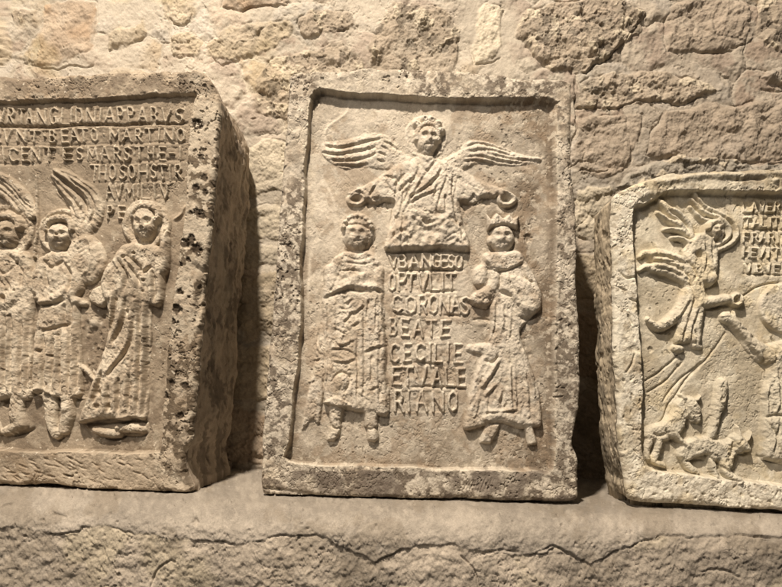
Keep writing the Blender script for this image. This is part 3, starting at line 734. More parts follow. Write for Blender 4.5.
    s.poly([(487, 424), (500, 424), (495, 436), (491, 444), (480, 443), (483, 434)], 5, 2.5, R_, False); s.poly([(523, 424), (533, 424), (536, 436), (537, 445), (529, 446), (526, 436)], 5, 2.5, R_, False)
    s.face(502, 237.5, 13, 14, 9.4, R_, turn=.15)
    s.ell(490, 240, 3.5, 5, 6.4, R_)
    s.poly([(486, 229), (486, 213), (491, 219), (496, 213), (503, 219), (510, 215), (513, 219), (519, 215), (518, 229), (510, 227), (502, 226), (494, 227)], 8.6, 2.5, 13, sm=False)
    s.line([(487, 228), (502, 225), (517, 228)], 1, -2.4); s.line([(490, 248), (500, 253), (510, 251), (515, 243)], 1.5, -2.6)
    for a in (492, 498, 504, 510): s.line([(a, 217), (a + .5, 224)], .7, -1.4)
    for g, d_ in (([(329, 300), (328, 340), (327, 398)], -1.6), ([(363, 300), (364, 350), (365, 408)], -1.6), ([(378, 292), (379, 350), (381, 408)], -1.5), ([(336, 300), (337, 330)], -1.2),
                  ([(480, 400), (476, 420)], -1.6), ([(489, 396), (487, 415)], -1.4), ([(503, 384), (502, 408)], -1.5), ([(516, 372), (518, 410)], -1.8), ([(526, 376), (531, 416)], -1.8), ([(497, 300), (494, 330), (488, 345)], -1.6), ([(512, 312), (510, 338)], -1.6), ([(505, 306), (503, 334)], -1.2)):
        s.line(g, 1.3, d_); s.line([(p[0] - 2.4, p[1]) for p in g], 1.4, 1.0)
    s.drape(3, -.62, .45, 5, 20, [(427, 138, 19)], 501, y1=212); s.drape(3, .2, 1.5, 11, 13, [], 502, y0=212)
    s.drape(10, .05, .5, 6, 24, [(358, 235, 18), (335, 432, 0.1)], 503, y0=250, y1=404)
    s.drape(12, -.5, .4, 6, 16, [(502, 237, 17)], 504, y0=252, y1=330); s.drape(12, .1, .6, 5, 22, [], 505, y0=330, y1=420)
    # ---- inscription
    T = [(14, 254.5, 268, [('V', 393, 8), ('B', 402), ('A', 413, 9), ('N', 426, 9), ('G', 436), ('E', 445), ('S', 452, 6), ('O', 460, 6)]),
         (15, 274, 290, [('O', 391.5, 6), ('P', 402), ('T', 411), ('V', 423, 9), ('L', 434), ('I', 443), ('T', 452, 9)]),
         (16, 296, 313, [('C', 396.5, 9), ('O', 410.5, 9), ('R', 423, 8), ('O', 434, 8), ('N', 445, 8), ('A', 455.5, 8), ('S', 465, 8)]),
         (17, 320, 336, [('B', 393, 7), ('E', 405, 7), ('A', 418, 9), ('T', 432, 9), ('E', 446, 8)]),
         (18, 344, 361, [('C', 394, 8), ('E', 407, 7), ('C', 420, 8), ('I', 430), ('L', 439, 7), ('I', 449), ('E', 459, 7)]),
         (19, 368, 386, [('E', 397, 8), ('T', 408, 8), ('V', 421, 10), ('A', 437, 9), ('L', 450, 7), ('E', 461, 7)]),
         (20, 392, 411, [('R', 399, 8), ('I', 409), ('A', 422, 10), ('N', 438, 9), ('O', 453, 9)])]
    for lab, a, b, ch in T: write(s, ch, a, b, lab, h=2.3, r=1.3, w=7.4, slope=.012, x0=420, dig=.9)
    for g in ([(404, 269.5), (430, 270), (465, 270)], [(424, 291.5), (456, 291)], [(388, 252), (424, 251.5), (470, 252.5)], [(412, 363), (440, 364)], [(410, 388), (436, 387), (466, 389)], [(396, 315), (410, 316)], [(444, 315), (460, 316)]): s.line(g, 1.2, -2.4)
    # hatch scratches, holes and veins
    for k in range(9): s.line([(462 + k * 3.1, 490 - k * .3), (468 + k * 2.8, 478 + random.uniform(-2, 2))], .7, -random.uniform(.5, 1.1))
    s.hole(529, 237, 4.4, 2.6); s.hole(534, 222, 5, .9)
    s.line([(262, 487), (290, 490), (330, 497), (360, 499)], 2, -1.8)
    s.line([(348, 105), (344, 114), (328, 126), (325, 142)], 1.2, .7)
    def stain(s, c):
        x, y = s.x, s.y
        def mixc(m, col, c): m = m[:, None]; return c * (1 - m) + np.array(col) * m
        tmp = Surf.__new__(Surf); tmp.x, tmp.y, tmp.H, tmp.L = x, y, np.zeros(x.shape), s.L
        for g in ([(348, 100), (346, 112), (332, 122), (325, 130), (327, 146)], [(311, 190), (318, 208), (337, 216)], [(336, 218), (322, 230), (316, 246)], [(336, 214), (332, 196), (322, 180)], [(308, 300), (310, 260), (318, 230)]): tmp.line(g, 1.5, .7)
        c = c
        vein = np.clip(tmp.H, 0, .8)
        m = sstep(.0, .5, fbm(s.rx, s.ry, 26, 4, 210, .6)) * np.exp(-(((x - 380) / 50) ** 2 + ((y - 175) / 80) ** 2)) * .8; c = mixc(m, (.68, .61, .50), c)
        warm = np.exp(-(((x - 345) / 40) ** 2 + ((y - 350) / 90) ** 2)) * .6; c = c * (1 - warm[:, None] * np.array([-.05, .02, .10]))
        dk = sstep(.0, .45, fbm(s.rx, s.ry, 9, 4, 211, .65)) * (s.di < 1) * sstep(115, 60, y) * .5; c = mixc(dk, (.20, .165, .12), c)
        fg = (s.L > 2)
        # dirt-brown panel ground, its brightly lit centre painted in paler; lighter figures
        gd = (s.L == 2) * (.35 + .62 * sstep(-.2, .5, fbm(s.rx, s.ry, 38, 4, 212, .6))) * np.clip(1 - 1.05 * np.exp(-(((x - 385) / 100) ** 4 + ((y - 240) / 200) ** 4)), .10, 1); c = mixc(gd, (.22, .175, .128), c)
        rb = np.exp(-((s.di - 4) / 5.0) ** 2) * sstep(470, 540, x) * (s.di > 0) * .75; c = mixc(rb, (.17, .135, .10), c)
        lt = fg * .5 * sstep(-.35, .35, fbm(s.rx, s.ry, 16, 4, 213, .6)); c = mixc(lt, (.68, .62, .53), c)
        fr = (s.di < 0) * (.35 + .6 * sstep(-.4, .3, fbm(s.rx, s.ry, 60, 3, 219))) * sstep(-.28, .18, fbm(s.rx, s.ry, 6, 4, 214, .65)); c = mixc(fr, (.18, .148, .115), c)
        ed = np.exp(-((s.di + .8) / 1.2) ** 2) * sstep(-.3, .3, fbm(s.rx, s.ry, 14, 3, 215)) * .6; c = mixc(ed, (.66, .60, .49), c)      # rubbed arris
        sp = sstep(.3, .5, fbm(s.rx, s.ry, 5, 4, 216, .65)) * .6; c = mixc(sp, (.64, .58, .48), c)
        br = (s.di > 0) * sstep(.05, .45, fbm(s.rx, s.ry, 17, 5, 221, .62)) * .5; c = mixc(br, (.31, .235, .165), c)
        c = mixc(vein, (.72, .65, .54), c)
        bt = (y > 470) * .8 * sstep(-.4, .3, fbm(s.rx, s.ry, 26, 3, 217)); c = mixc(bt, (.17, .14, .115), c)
        return c
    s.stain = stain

MID_OUT = [(292, 72), (330, 70), (370, 67), (420, 68), (480, 72), (530, 77), (569, 80), (572, 92), (571.5, 140), (573, 175), (576, 205), (577, 250), (578, 300), (580.5, 336), (581, 370), (580, 405), (575, 426), (573, 444), (579, 464), (578, 488), (576, 501),
           (540, 501.5), (500, 500.5), (450, 499.5), (400, 499.5), (350, 498.5), (310, 497.5), (272, 496.5), (262, 493), (261.5, 470), (262.5, 440), (266, 390), (269, 345), (272.5, 310), (277, 250), (281, 190), (286, 130), (289, 90)]
MID_IN = [(314, 90), (345, 92), (380, 94), (440, 95.8), (500, 97), (554, 98.5), (556.5, 120), (557.5, 180), (557, 260), (556.5, 340), (555.5, 400), (553.5, 468), (530, 471), (470, 470), (420, 468), (350, 466), (288, 461), (289, 440), (291, 420), (295, 380), (300, 330), (300, 260), (303, 190), (308, 130)]
names_mid = {1: ('frame', None, None), 2: ('background_panel', None, None),
             3: ('person', None, 'half-length winged angel with arms spread, holding out a crown in each hand'),
             10: ('person', None, 'standing figure in knee-length tunic with bare lower legs, left of the lettering'),
             12: ('person', None, 'standing figure in a flared skirt and pointed crown, right of the lettering'),
             4: ('wing', 3, None), 5: ('wing', 3, None), 6: ('halo', 3, None), 7: ('hair', 3, None),
             8: ('crown', None, None), 9: ('crown', None, None), 11: ('hair', 10, None), 13: ('crown', 12, None)}
for k in range(14, 21): names_mid[k] = ('inscription_line', None, None)
plM = plane_for((262, 493), (576, 501), .775, .775, math.radians(1.2))
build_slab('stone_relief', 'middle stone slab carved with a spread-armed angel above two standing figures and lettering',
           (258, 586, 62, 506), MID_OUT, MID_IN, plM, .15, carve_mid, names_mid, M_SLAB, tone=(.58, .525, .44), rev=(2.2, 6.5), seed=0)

# ------------------------------------------------------------------ left slab
def carve_left(s):
    s.H += np.where(s.L == 2, .9 * fbm(s.rx, s.ry, 30, 3, 300), 0)
    # wing of the middle figure, two lobes
    for P in ([(55, 171, 2, 3.2), (70, 178, 5, 4), (88, 190, 7, 4.4), (94, 208, 9, 4.4), (88, 226, 9, 4.2), (74, 238, 8, 4)], [(52, 176, 2, 3), (64, 190, 5, 4), (76, 204, 8, 4.2), (78, 222, 8, 4)]): s.cap(P, 4.5, 4, 3, True)
    for g in ([(57, 171), (72, 180), (88, 192), (95, 210), (88, 226)], [(55, 176), (68, 186), (82, 198), (87, 212), (82, 226)], [(54, 181), (64, 190), (75, 202), (80, 216)], [(58, 192), (68, 202), (74, 214)], [(64, 174), (80, 180), (94, 192), (101, 208)]): s.line(g, 1.0, -2.4); s.line([(p[0] - 2, p[1] + 1.5) for p in g], 1.2, 1.2)
    s.ell(86, 259, 19.5, 26, 6.2, 5, rot=-.15, p=5); s.line([(95, 238), (100, 250), (99, 266), (90, 278)], 1.2, -1.8); s.line([(76, 246), (88, 240), (94, 250), (92, 266), (84, 276)], 1.2, 1.4)
    for k in range(6): s.line([(80 + k, 250 + k * 4.2), (91 - k, 246 + k * 4.2)], .7, -1.2)
    # wing of the left figure and its halo
    for P in ([(-4, 174, 3, 3.5), (10, 184, 6, 4), (24, 198, 7, 4), (30, 214, 6, 4)], [(-8, 184, 4, 3.5), (6, 196, 6, 4), (18, 208, 6, 4)]): s.cap(P, 4.2, 6, 3, True)
    for g in ([(-2, 178), (14, 190), (27, 206)], [(-6, 184), (8, 196), (20, 210)], [(-8, 192), (4, 202)]): s.line(g, 1, -2.2)
    s.halo(5, 231, 27, 3.5, 2.4, 7); s.halo(60, 231, 23, 3.5, 3.2, 8); s.halo(145, 224, 24.5, 5, 3.2, 9)
    s.cap([(36, 176, 1.2), (36, 220, 1.3), (33, 256, 1.3)], 2.4, 10)           # staff
    # ---- left figure
    A = 11
    s.poly([(-24, 262), (-10, 250), (6, 248), (20, 252), (32, 262), (34, 290), (32, 330), (32, 395), (10, 398), (-20, 396), (-28, 330)], 6, 6, A)
    s.cap([(24, 258, 7, 6.4), (27, 280, 8, 7), (14, 300, 9, 8), (2, 304, 10, 8.4)], 8, A, sm=True)
    s.hole(3, 298, 3.4, 5)
    for xx in (-14, -5, 5.5, 12, 22, 29): s.line([(xx + 1, 316), (xx - .5, 350), (xx, 390)], 1.6, -3.4); s.line([(xx + 4, 316), (xx + 3, 350), (xx + 3.5, 390)], 1.3, 1.4)
    for g in ([(-6, 262), (6, 274), (20, 262)], [(8, 280), (14, 292)], [(22, 270), (24, 288)], [(-4, 276), (6, 286)], [(10, 256), (24, 274)]): s.line(g, 1.2, -2.6)
    s.cap([(-10, 392, 8, 5), (-8, 420, 6, 5), (-2, 430, 5, 5)], 5, A); s.cap([(17, 392, 8, 5.5), (15, 414, 7, 5.5), (20, 424, 6, 5.2), (4, 432, 4.5, 4.6)], 5, A); s.hole(5, 403, 4.4, 3.5)
    s.line([(12, 436), (22, 434), (32, 428)], 1.8, -3)
    s.face(6, 234, 13, 15, 9.4, A, turn=.1); s.hair(6, 226, 13.5, 10, 8.6, 12, -5, 185, 9, 4.4)
    # ---- middle figure
    B = 13
    s.poly([(38, 262), (48, 252), (62, 250), (76, 254), (82, 268), (80, 290), (78, 316), (80, 350), (82, 380), (80, 396), (56, 397), (32, 391), (34, 340), (38, 310), (36, 285)], 6.2, 6, B)
    s.cap([(44, 262, 7, 6.4), (38, 284, 7, 6.8), (42, 302, 6, 8), (56, 298, 6, 8.4), (66, 291, 5, 8.2)], 8, B, sm=True)
    s.cap([(74, 262, 7, 6.4), (78, 284, 7, 6.8), (72, 298, 6, 7.6), (84, 303, 3.5, 6)], 8, B, sm=True)
    s.ell(55, 276, 11, 13, 7.6, B, p=3)
    for g in ([(36, 306), (50, 306), (66, 300)], [(44, 331), (56, 329), (69.5, 325)]): s.line(g, 1.5, -4)
    s.line([(34, 303), (48, 303), (66, 296)], 1.6, 1.4)
    for g in ([(34, 335), (33, 360), (34, 388)], [(45, 334), (44.5, 360), (45, 392)], [(61, 330), (60, 360), (62, 390)], [(66, 306), (66, 330)], [(72, 300), (70, 340), (70, 388)], [(46, 262), (54, 268), (66, 262)], [(66, 264), (72, 276), (70, 290)], [(47, 268), (50, 286)], [(76, 340), (78, 388)], [(54, 340), (53, 384)]):
        s.line(g, 1.6, -4.0); s.line([(p[0] + 3, p[1]) for p in g], 1.6, 1.5)
    s.line([(32, 391), (44, 388), (56, 396), (68, 397), (80, 394)], 1.6, 2.4); s.line([(32, 395), (44, 393), (56, 400), (80, 399)], 1.4, -3)
    s.cap([(48, 396, 8, 5.5), (50, 416, 6.5, 5.5), (56, 434, 5.5, 5.5)], 5.5, B); s.cap([(67, 398, 8, 6.4), (68, 414, 7, 6), (64, 430, 5.5, 5)], 6, B)
    s.bump(68, 409, 7, 6, 1.6); s.line([(44, 420), (52, 440), (62, 438)], 1.2, -2.6); s.line([(78, 424), (90, 436)], 1, -1.8)
    s.face(60, 237, 11.5, 14, 9.8, B, turn=.3); s.hair(60, 229, 12, 10.5, 8.8, 14, -10, 190, 12, 3.6)
    s.line([(50, 247), (58, 252), (66, 250), (71, 242)], 1.4, -2.6)
    s.cap([(79, 366, 2.6), (86, 371, 3), (92, 377, 2.4)], 4, B)
    # rough ground between the figures
    for k in range(80):
        s.bump(random.uniform(80, 112), random.uniform(290, 400), random.uniform(1.5, 3.5), random.uniform(1.5, 3.5), random.uniform(-1.2, 1.3))
    s.bump(92.4, 323.5, 7, 7, 3)
    # ---- right bearded figure
    D = 15
    s.poly([(118, 250), (130, 243), (148, 243), (160, 252), (164, 268), (163, 300), (152, 304), (150, 340), (147, 380), (146, 418), (130, 418), (104, 418), (79, 423), (86, 398), (96, 370), (104, 350), (108, 326), (106, 300), (108, 270)], 6.8, 6, D)
    s.poly([(112, 262), (122, 250), (132, 254), (140, 272), (142, 296), (138, 340), (134, 416), (106, 416), (80, 422), (94, 382), (105, 356), (112, 320), (108, 292)], 8.6, 5, D)
    s.cap([(156, 254, 8, 7), (160, 268, 8, 7.6), (164, 250, 5.5, 7.6), (165, 240, 5, 7.4)], 7.5, D, sm=True)
    for k in range(3): s.cap([(162 + k * 2.2, 240, 1.9, 7.6), (162.5 + k * 2.4, 230 + abs(k - 1) * 2, 1.5, 7)], 7, D)
    s.poly([(147, 262), (156, 268), (163, 272), (163, 303), (150, 304), (147, 290)], 7.2, 3, D)
    s.cap([(114, 268, 7, 8), (108, 284, 7, 8.4), (112, 296, 7, 9), (122, 290, 6, 9.4)], 9, D, sm=True)
    s.poly([(90, 300), (93, 289), (106, 285), (110, 296), (102, 306)], 6, 3, 17)
    for g in ([(118.5, 292), (116, 312), (111, 332)], [(128.6, 300), (124, 322), (114, 344)], [(137, 312), (134, 334), (127, 352), (110, 376)], [(110, 386), (110, 410)], [(121, 380), (120, 410)], [(141, 300), (141, 340), (139, 414)], [(148, 306), (147, 350), (144, 414)], [(136, 262), (144, 272), (152, 266)], [(120, 262), (128, 276), (126, 290)], [(132, 268), (140, 284)], [(128, 256), (138, 266)], [(104, 372), (96, 400)], [(131, 376), (131, 410)], [(154, 270), (156, 300)]):
        s.line(g, 1.7, -4.4); s.line([(p[0] - 3.2, p[1] - .6) for p in g], 1.8, 1.8)
    s.line([(79, 422), (104, 416), (118, 418), (132, 416), (145, 417)], 1.6, 1.8)
    s.cap([(94, 430, 4, 5), (106, 432, 5, 5.6), (118, 434, 4, 5)], 5.5, D); s.cap([(118, 428, 4, 6), (130, 427, 5.5, 6.2), (142, 430, 4, 5.6)], 6, D)
    s.line([(96, 438), (112, 440), (124, 436)], 1.5, -3); s.line([(122, 436), (136, 438), (146, 434)], 1.4, -3); s.line([(86, 424), (108, 423), (132, 422), (146, 423)], 1.4, -3)
    s.face(145, 225, 12, 17, 9.8, D, turn=-.1, beard=True); s.hair(146, 216, 12.5, 9, 9.0, 16, -35, 185, 12, 3.6)
    s.line([(135, 215), (144, 211), (153, 214)], 1.3, 1.6)
    s.line([(135, 236), (140, 243), (150, 243), (156, 236)], 1.3, -2.8)
    s.line([(183, 206), (180, 214), (172, 219)], 1.3, 2.2)
    # pits in the carving
    for a, b, r in ((40, 351, 2.2), (51, 356, 1.4), (48, 384, 1.8), (101, 392, 3), (99, 406, 3.4), (110, 405, 2.2), (126, 258, 1.8), (135, 253, 1.6), (124, 268, 1.5), (129, 313, 2.6), (108, 314, 1.8), (137, 299, 1.5), (144, 281, 1.8), (132, 320, 1.4), (18, 292, 1.5), (50, 262, 1.2), (54, 300, 1.6), (38, 302, 2), (61, 236.5, 1.3), (60, 366, 1.2), (144, 292, 1.4), (140, 271, 1.3), (118, 300, 1.3), (6, 300, 3), (36, 296, 1.6)): s.hole(a, b, r, 3.4)
    s.drape(11, 0, .4, 4, 30, [(6, 232, 17)], 506, y0=250); s.drape(13, 0, .4, 4, 26, [(60, 236, 16)], 507, y0=250, y1=398); s.drape(15, .28, .4, 4, 24, [(145, 226, 19)], 508, y0=246, y1=418)
    for q in (4, 6): s.drape(q, -.7, .6, 3, 16, [], 509)
    # ---- inscription
    L_ = [(20, 110, 125, [('V', 3), ('R', 13), ('T', 23.5), ('A', 32, 6), ('N', 44, 8), ('G', 56), ('L', 67.5, 6), ('I', 74), ('D', 81.5), ('N', 93, 8), ('I', 102.5), ('A', 111.5, 8), ('P', 122), ('P', 133), ('A', 144, 8), ('B', 155.5), ('V', 167, 8), ('S', 180, 8)]),
          (21, 131, 143, [('R', -1), ('V', 9.5, 8), ('N', 23, 8), ('T', 36, 9), ('.', 46, 2), ('B', 54), ('E', 66), ('A', 76, 8), ('T', 85, 8), ('O', 96), ('.', 106, 2), ('M', 116, 9), ('A', 128, 8), ('R', 140), ('T', 151, 8), ('I', 161), ('N', 171, 8), ('O', 182, 6)]),
          (22, 148.5, 161, [('I', 4.5), ('C', 14, 8), ('E', 26), ('N', 37, 8), ('T', 50, 9), ('E', 68, 8), ('S', 80), ('M', 93, 9), ('A', 105.5, 8), ('R', 118), ('S', 128), ('T', 140, 8), ('H', 152), ('E', 164), ('-', 173, 4), ('I', 181)]),
          (23, 166, 180, [('T', 94, 8), ('H', 102, 6), ('O', 112), ('S', 122.5), ('O', 132), ('H', 143, 8), ('S', 154), ('T', 163, 8), ('I', 170.5), ('R', 179.5, 6)]),
          (24, 184.5, 198.5, [('A', 110, 8), ('V', 119, 7), ('M', 130, 9), ('I', 138.5), ('L', 145, 6), ('I', 154), ('V', 164, 7)]),
          (25, 206, 218, [('P', 109, 5), ('E', 120, 6)])]
    for lab, a, b, ch in L_: write(s, ch, a, b, lab, r=1.0, h=1.9, w=5.9, slope=-.008, x0=95, dig=.9)
    for g, d in (([(-90, 127.5), (0, 127), (95, 126.5), (188, 124)], -3.4), ([(-90, 146), (50, 146), (130, 144.5), (188, 142)], -1.1), ([(-90, 164), (20, 164), (40, 163)], -1.1), ([(90, 164), (130, 163), (160, 160), (186, 160)], -1), ([(96, 182), (125, 183), (150, 181), (184, 179)], -1)): s.line(g, 1.4, d)
    # lichen holes on the right stile and tool marks on the bottom rail
    PT = [(200, 127, 4.5, 3), (187.5, 245, 5, 3.5), (199, 250, 5, 3.5), (194, 240, 3.5, 3), (182, 266, 2.6, 3), (191, 261, 2.2, 2.6), (200, 214, 3.2, 2), (204, 218, 3.5, 2), (193, 215, 2, 2), (182.5, 293, 3, 3.2), (179.5, 310, 4.5, 3.4), (176, 322, 2.6, 2.6), (192, 298, 1.6, 2), (168, 396, 4.2, 4), (184, 415, 3.2, 3), (175, 383, 2.6, 2), (188, 386, 3.4, 2), (203, 160, 3, 2), (207, 180, 3.4, 2), (199, 190, 3.2, 2.4), (208, 195, 2.6, 2), (188, 190, 2, 2)]
    for a, b, r, d_ in PT: s.hole(a, b, r, d_ * .55); s.hole(a + r * .9, b + r * .6, r * .55, d_ * .5)
    for k in range(60):
        a, b = random.uniform(-60, 150), random.uniform(456, 478); s.line([(a, b), (a + random.uniform(4, 9), b + random.uniform(1, 4))], .8, -random.uniform(.8, 2))
    s.line([(198, 268), (205, 276), (203, 292), (201, 320)], 4, -4)
    def stain(s, c):
        x, y = s.x, s.y; k = fbm(s.rx, s.ry, 4, 3, 310, .6)
        # dark crust spots on the right stile, pale clean stone around them
        st = (s.di < 0) & (x > 150)
        pal = np.where(st & (y > 105) & (y < 300), .45, 0) * sstep(-.5, .1, fbm(s.rx, s.ry, 16, 3, 311)); c = c * (1 - pal[:, None]) + np.array([.58, .52, .42]) * pal[:, None]
        sp = np.where(st, sstep(.16, .30, fbm(s.rx, s.ry, 9, 4, 312, .6)) * sstep(-.4, .2, fbm(s.rx, s.ry, 40, 2, 313)), 0) * .9; c = c * (1 - sp[:, None]) + np.array([.12, .09, .06]) * sp[:, None]
        for a, b, r, d_ in PT:
            i = np.nonzero((abs(x - a) < 3 * r) & (abs(y - b) < 3 * r))[0]
            q = np.hypot(x[i] - a, y[i] - b) * (1 + .45 * k[i]); m = (1 - sstep(r * .8, r * 1.35, q))[:, None] * .93
            c[i] = c[i] * (1 - m) + np.array([.05, .035, .022]) * m
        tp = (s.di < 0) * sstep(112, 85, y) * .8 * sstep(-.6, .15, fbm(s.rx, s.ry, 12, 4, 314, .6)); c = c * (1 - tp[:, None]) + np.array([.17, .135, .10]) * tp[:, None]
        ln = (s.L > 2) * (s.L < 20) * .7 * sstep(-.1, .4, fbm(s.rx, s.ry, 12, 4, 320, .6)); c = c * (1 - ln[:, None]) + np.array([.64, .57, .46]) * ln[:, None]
        # greyer text field
        isl = s.L >= 20
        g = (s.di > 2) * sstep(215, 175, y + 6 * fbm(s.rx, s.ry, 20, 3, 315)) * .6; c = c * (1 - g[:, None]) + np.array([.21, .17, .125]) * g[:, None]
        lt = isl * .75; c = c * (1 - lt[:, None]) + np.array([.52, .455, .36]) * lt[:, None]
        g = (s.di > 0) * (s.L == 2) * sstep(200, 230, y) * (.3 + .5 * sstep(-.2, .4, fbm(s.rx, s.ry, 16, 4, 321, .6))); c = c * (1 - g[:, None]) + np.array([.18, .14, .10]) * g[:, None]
        g = sstep(.1, .6, fbm(s.rx, s.ry, 20, 4, 317)) * np.exp(-(((x - 15) / 30) ** 2 + ((y - 350) / 40) ** 2)) * .6; c = c * (1 - g[:, None]) + np.array([.20, .155, .105]) * g[:, None]
        for a, b, r, m0 in ((68, 409, 7, .8), (92, 323, 6, .6), (200, 82, 6, .5), (180, 482, 8, .4), (45, 300, 12, .3), (62, 232, 10, .3), (145, 214, 7, .4)):
            m = np.exp(-(((x - a) / r) ** 2 + ((y - b) / r) ** 2) * (1 + k)) * m0; m = np.clip(m, 0, 1)[:, None]; c = c * (1 - m) + np.array([.62, .56, .46]) * m
        return c
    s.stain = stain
LEFT_OUT = [(-132, 76), (-60, 77), (0, 75.5), (20, 77), (60, 74.5), (110, 71), (160, 69.5), (188, 68), (198, 69), (206, 74), (213, 83), (217, 94), (219.5, 108), (218, 130), (216.5, 155), (213.5, 195), (210.5, 235), (206, 268), (202.5, 290), (202, 320), (198.5, 355), (197, 374), (192.5, 417), (191, 440), (184, 452), (185, 470), (190.5, 486), (188, 492.5),
            (170, 493), (124, 492.5), (100, 490), (80, 489.5), (52, 484), (24, 485.5), (0, 484.5), (-60, 483), (-132, 481), (-138, 440), (-137, 250), (-136, 110)]
LEFT_IN = [(-108, 101), (-50, 101.5), (0, 100.5), (60, 98), (120, 96), (191.5, 91), (192.5, 104), (189.5, 131), (185.8, 200), (181, 241), (175, 292), (169, 340), (166, 385), (163.5, 417), (160.5, 449), (150, 453), (90, 452.5), (30, 452), (-50, 450), (-112, 449), (-112, 300)]
names_left = {1: ('frame', None, None), 2: ('background_panel', None, None),
              11: ('person', None, 'leftmost carved figure with curly hair, a hand held at the waist'), 13: ('person', None, 'curly-haired winged figure in the middle, arms folded at the waist'), 15: ('person', None, 'bearded robed figure at the right raising one hand'),
              4: ('wing', 13, None), 5: ('wing', 13, None), 6: ('wing', 11, None), 7: ('halo', 11, None), 8: ('halo', 13, None), 9: ('halo', 15, None), 10: ('staff', None, None),
              12: ('hair', 11, None), 14: ('hair', 13, None), 16: ('hair', 15, None), 17: ('book', 15, None)}
for k in range(20, 26): names_left[k] = ('inscription_line', None, None)
plL = plane_for((-132, 481), (190, 492.5), .790, .772, math.radians(1.2))
build_slab('stone_relief', 'deep stone slab carved with lettering above a row of robed haloed figures',
           (-142, 224, 62, 498), LEFT_OUT, LEFT_IN, plL, .205, carve_left, names_left, M_SLAB, tone=(.41, .345, .265), rev=(2.2, 2.6), side_tone=(.44, .365, .285), seed=20, F=-10.5, shallow=.5, relief=1.05)

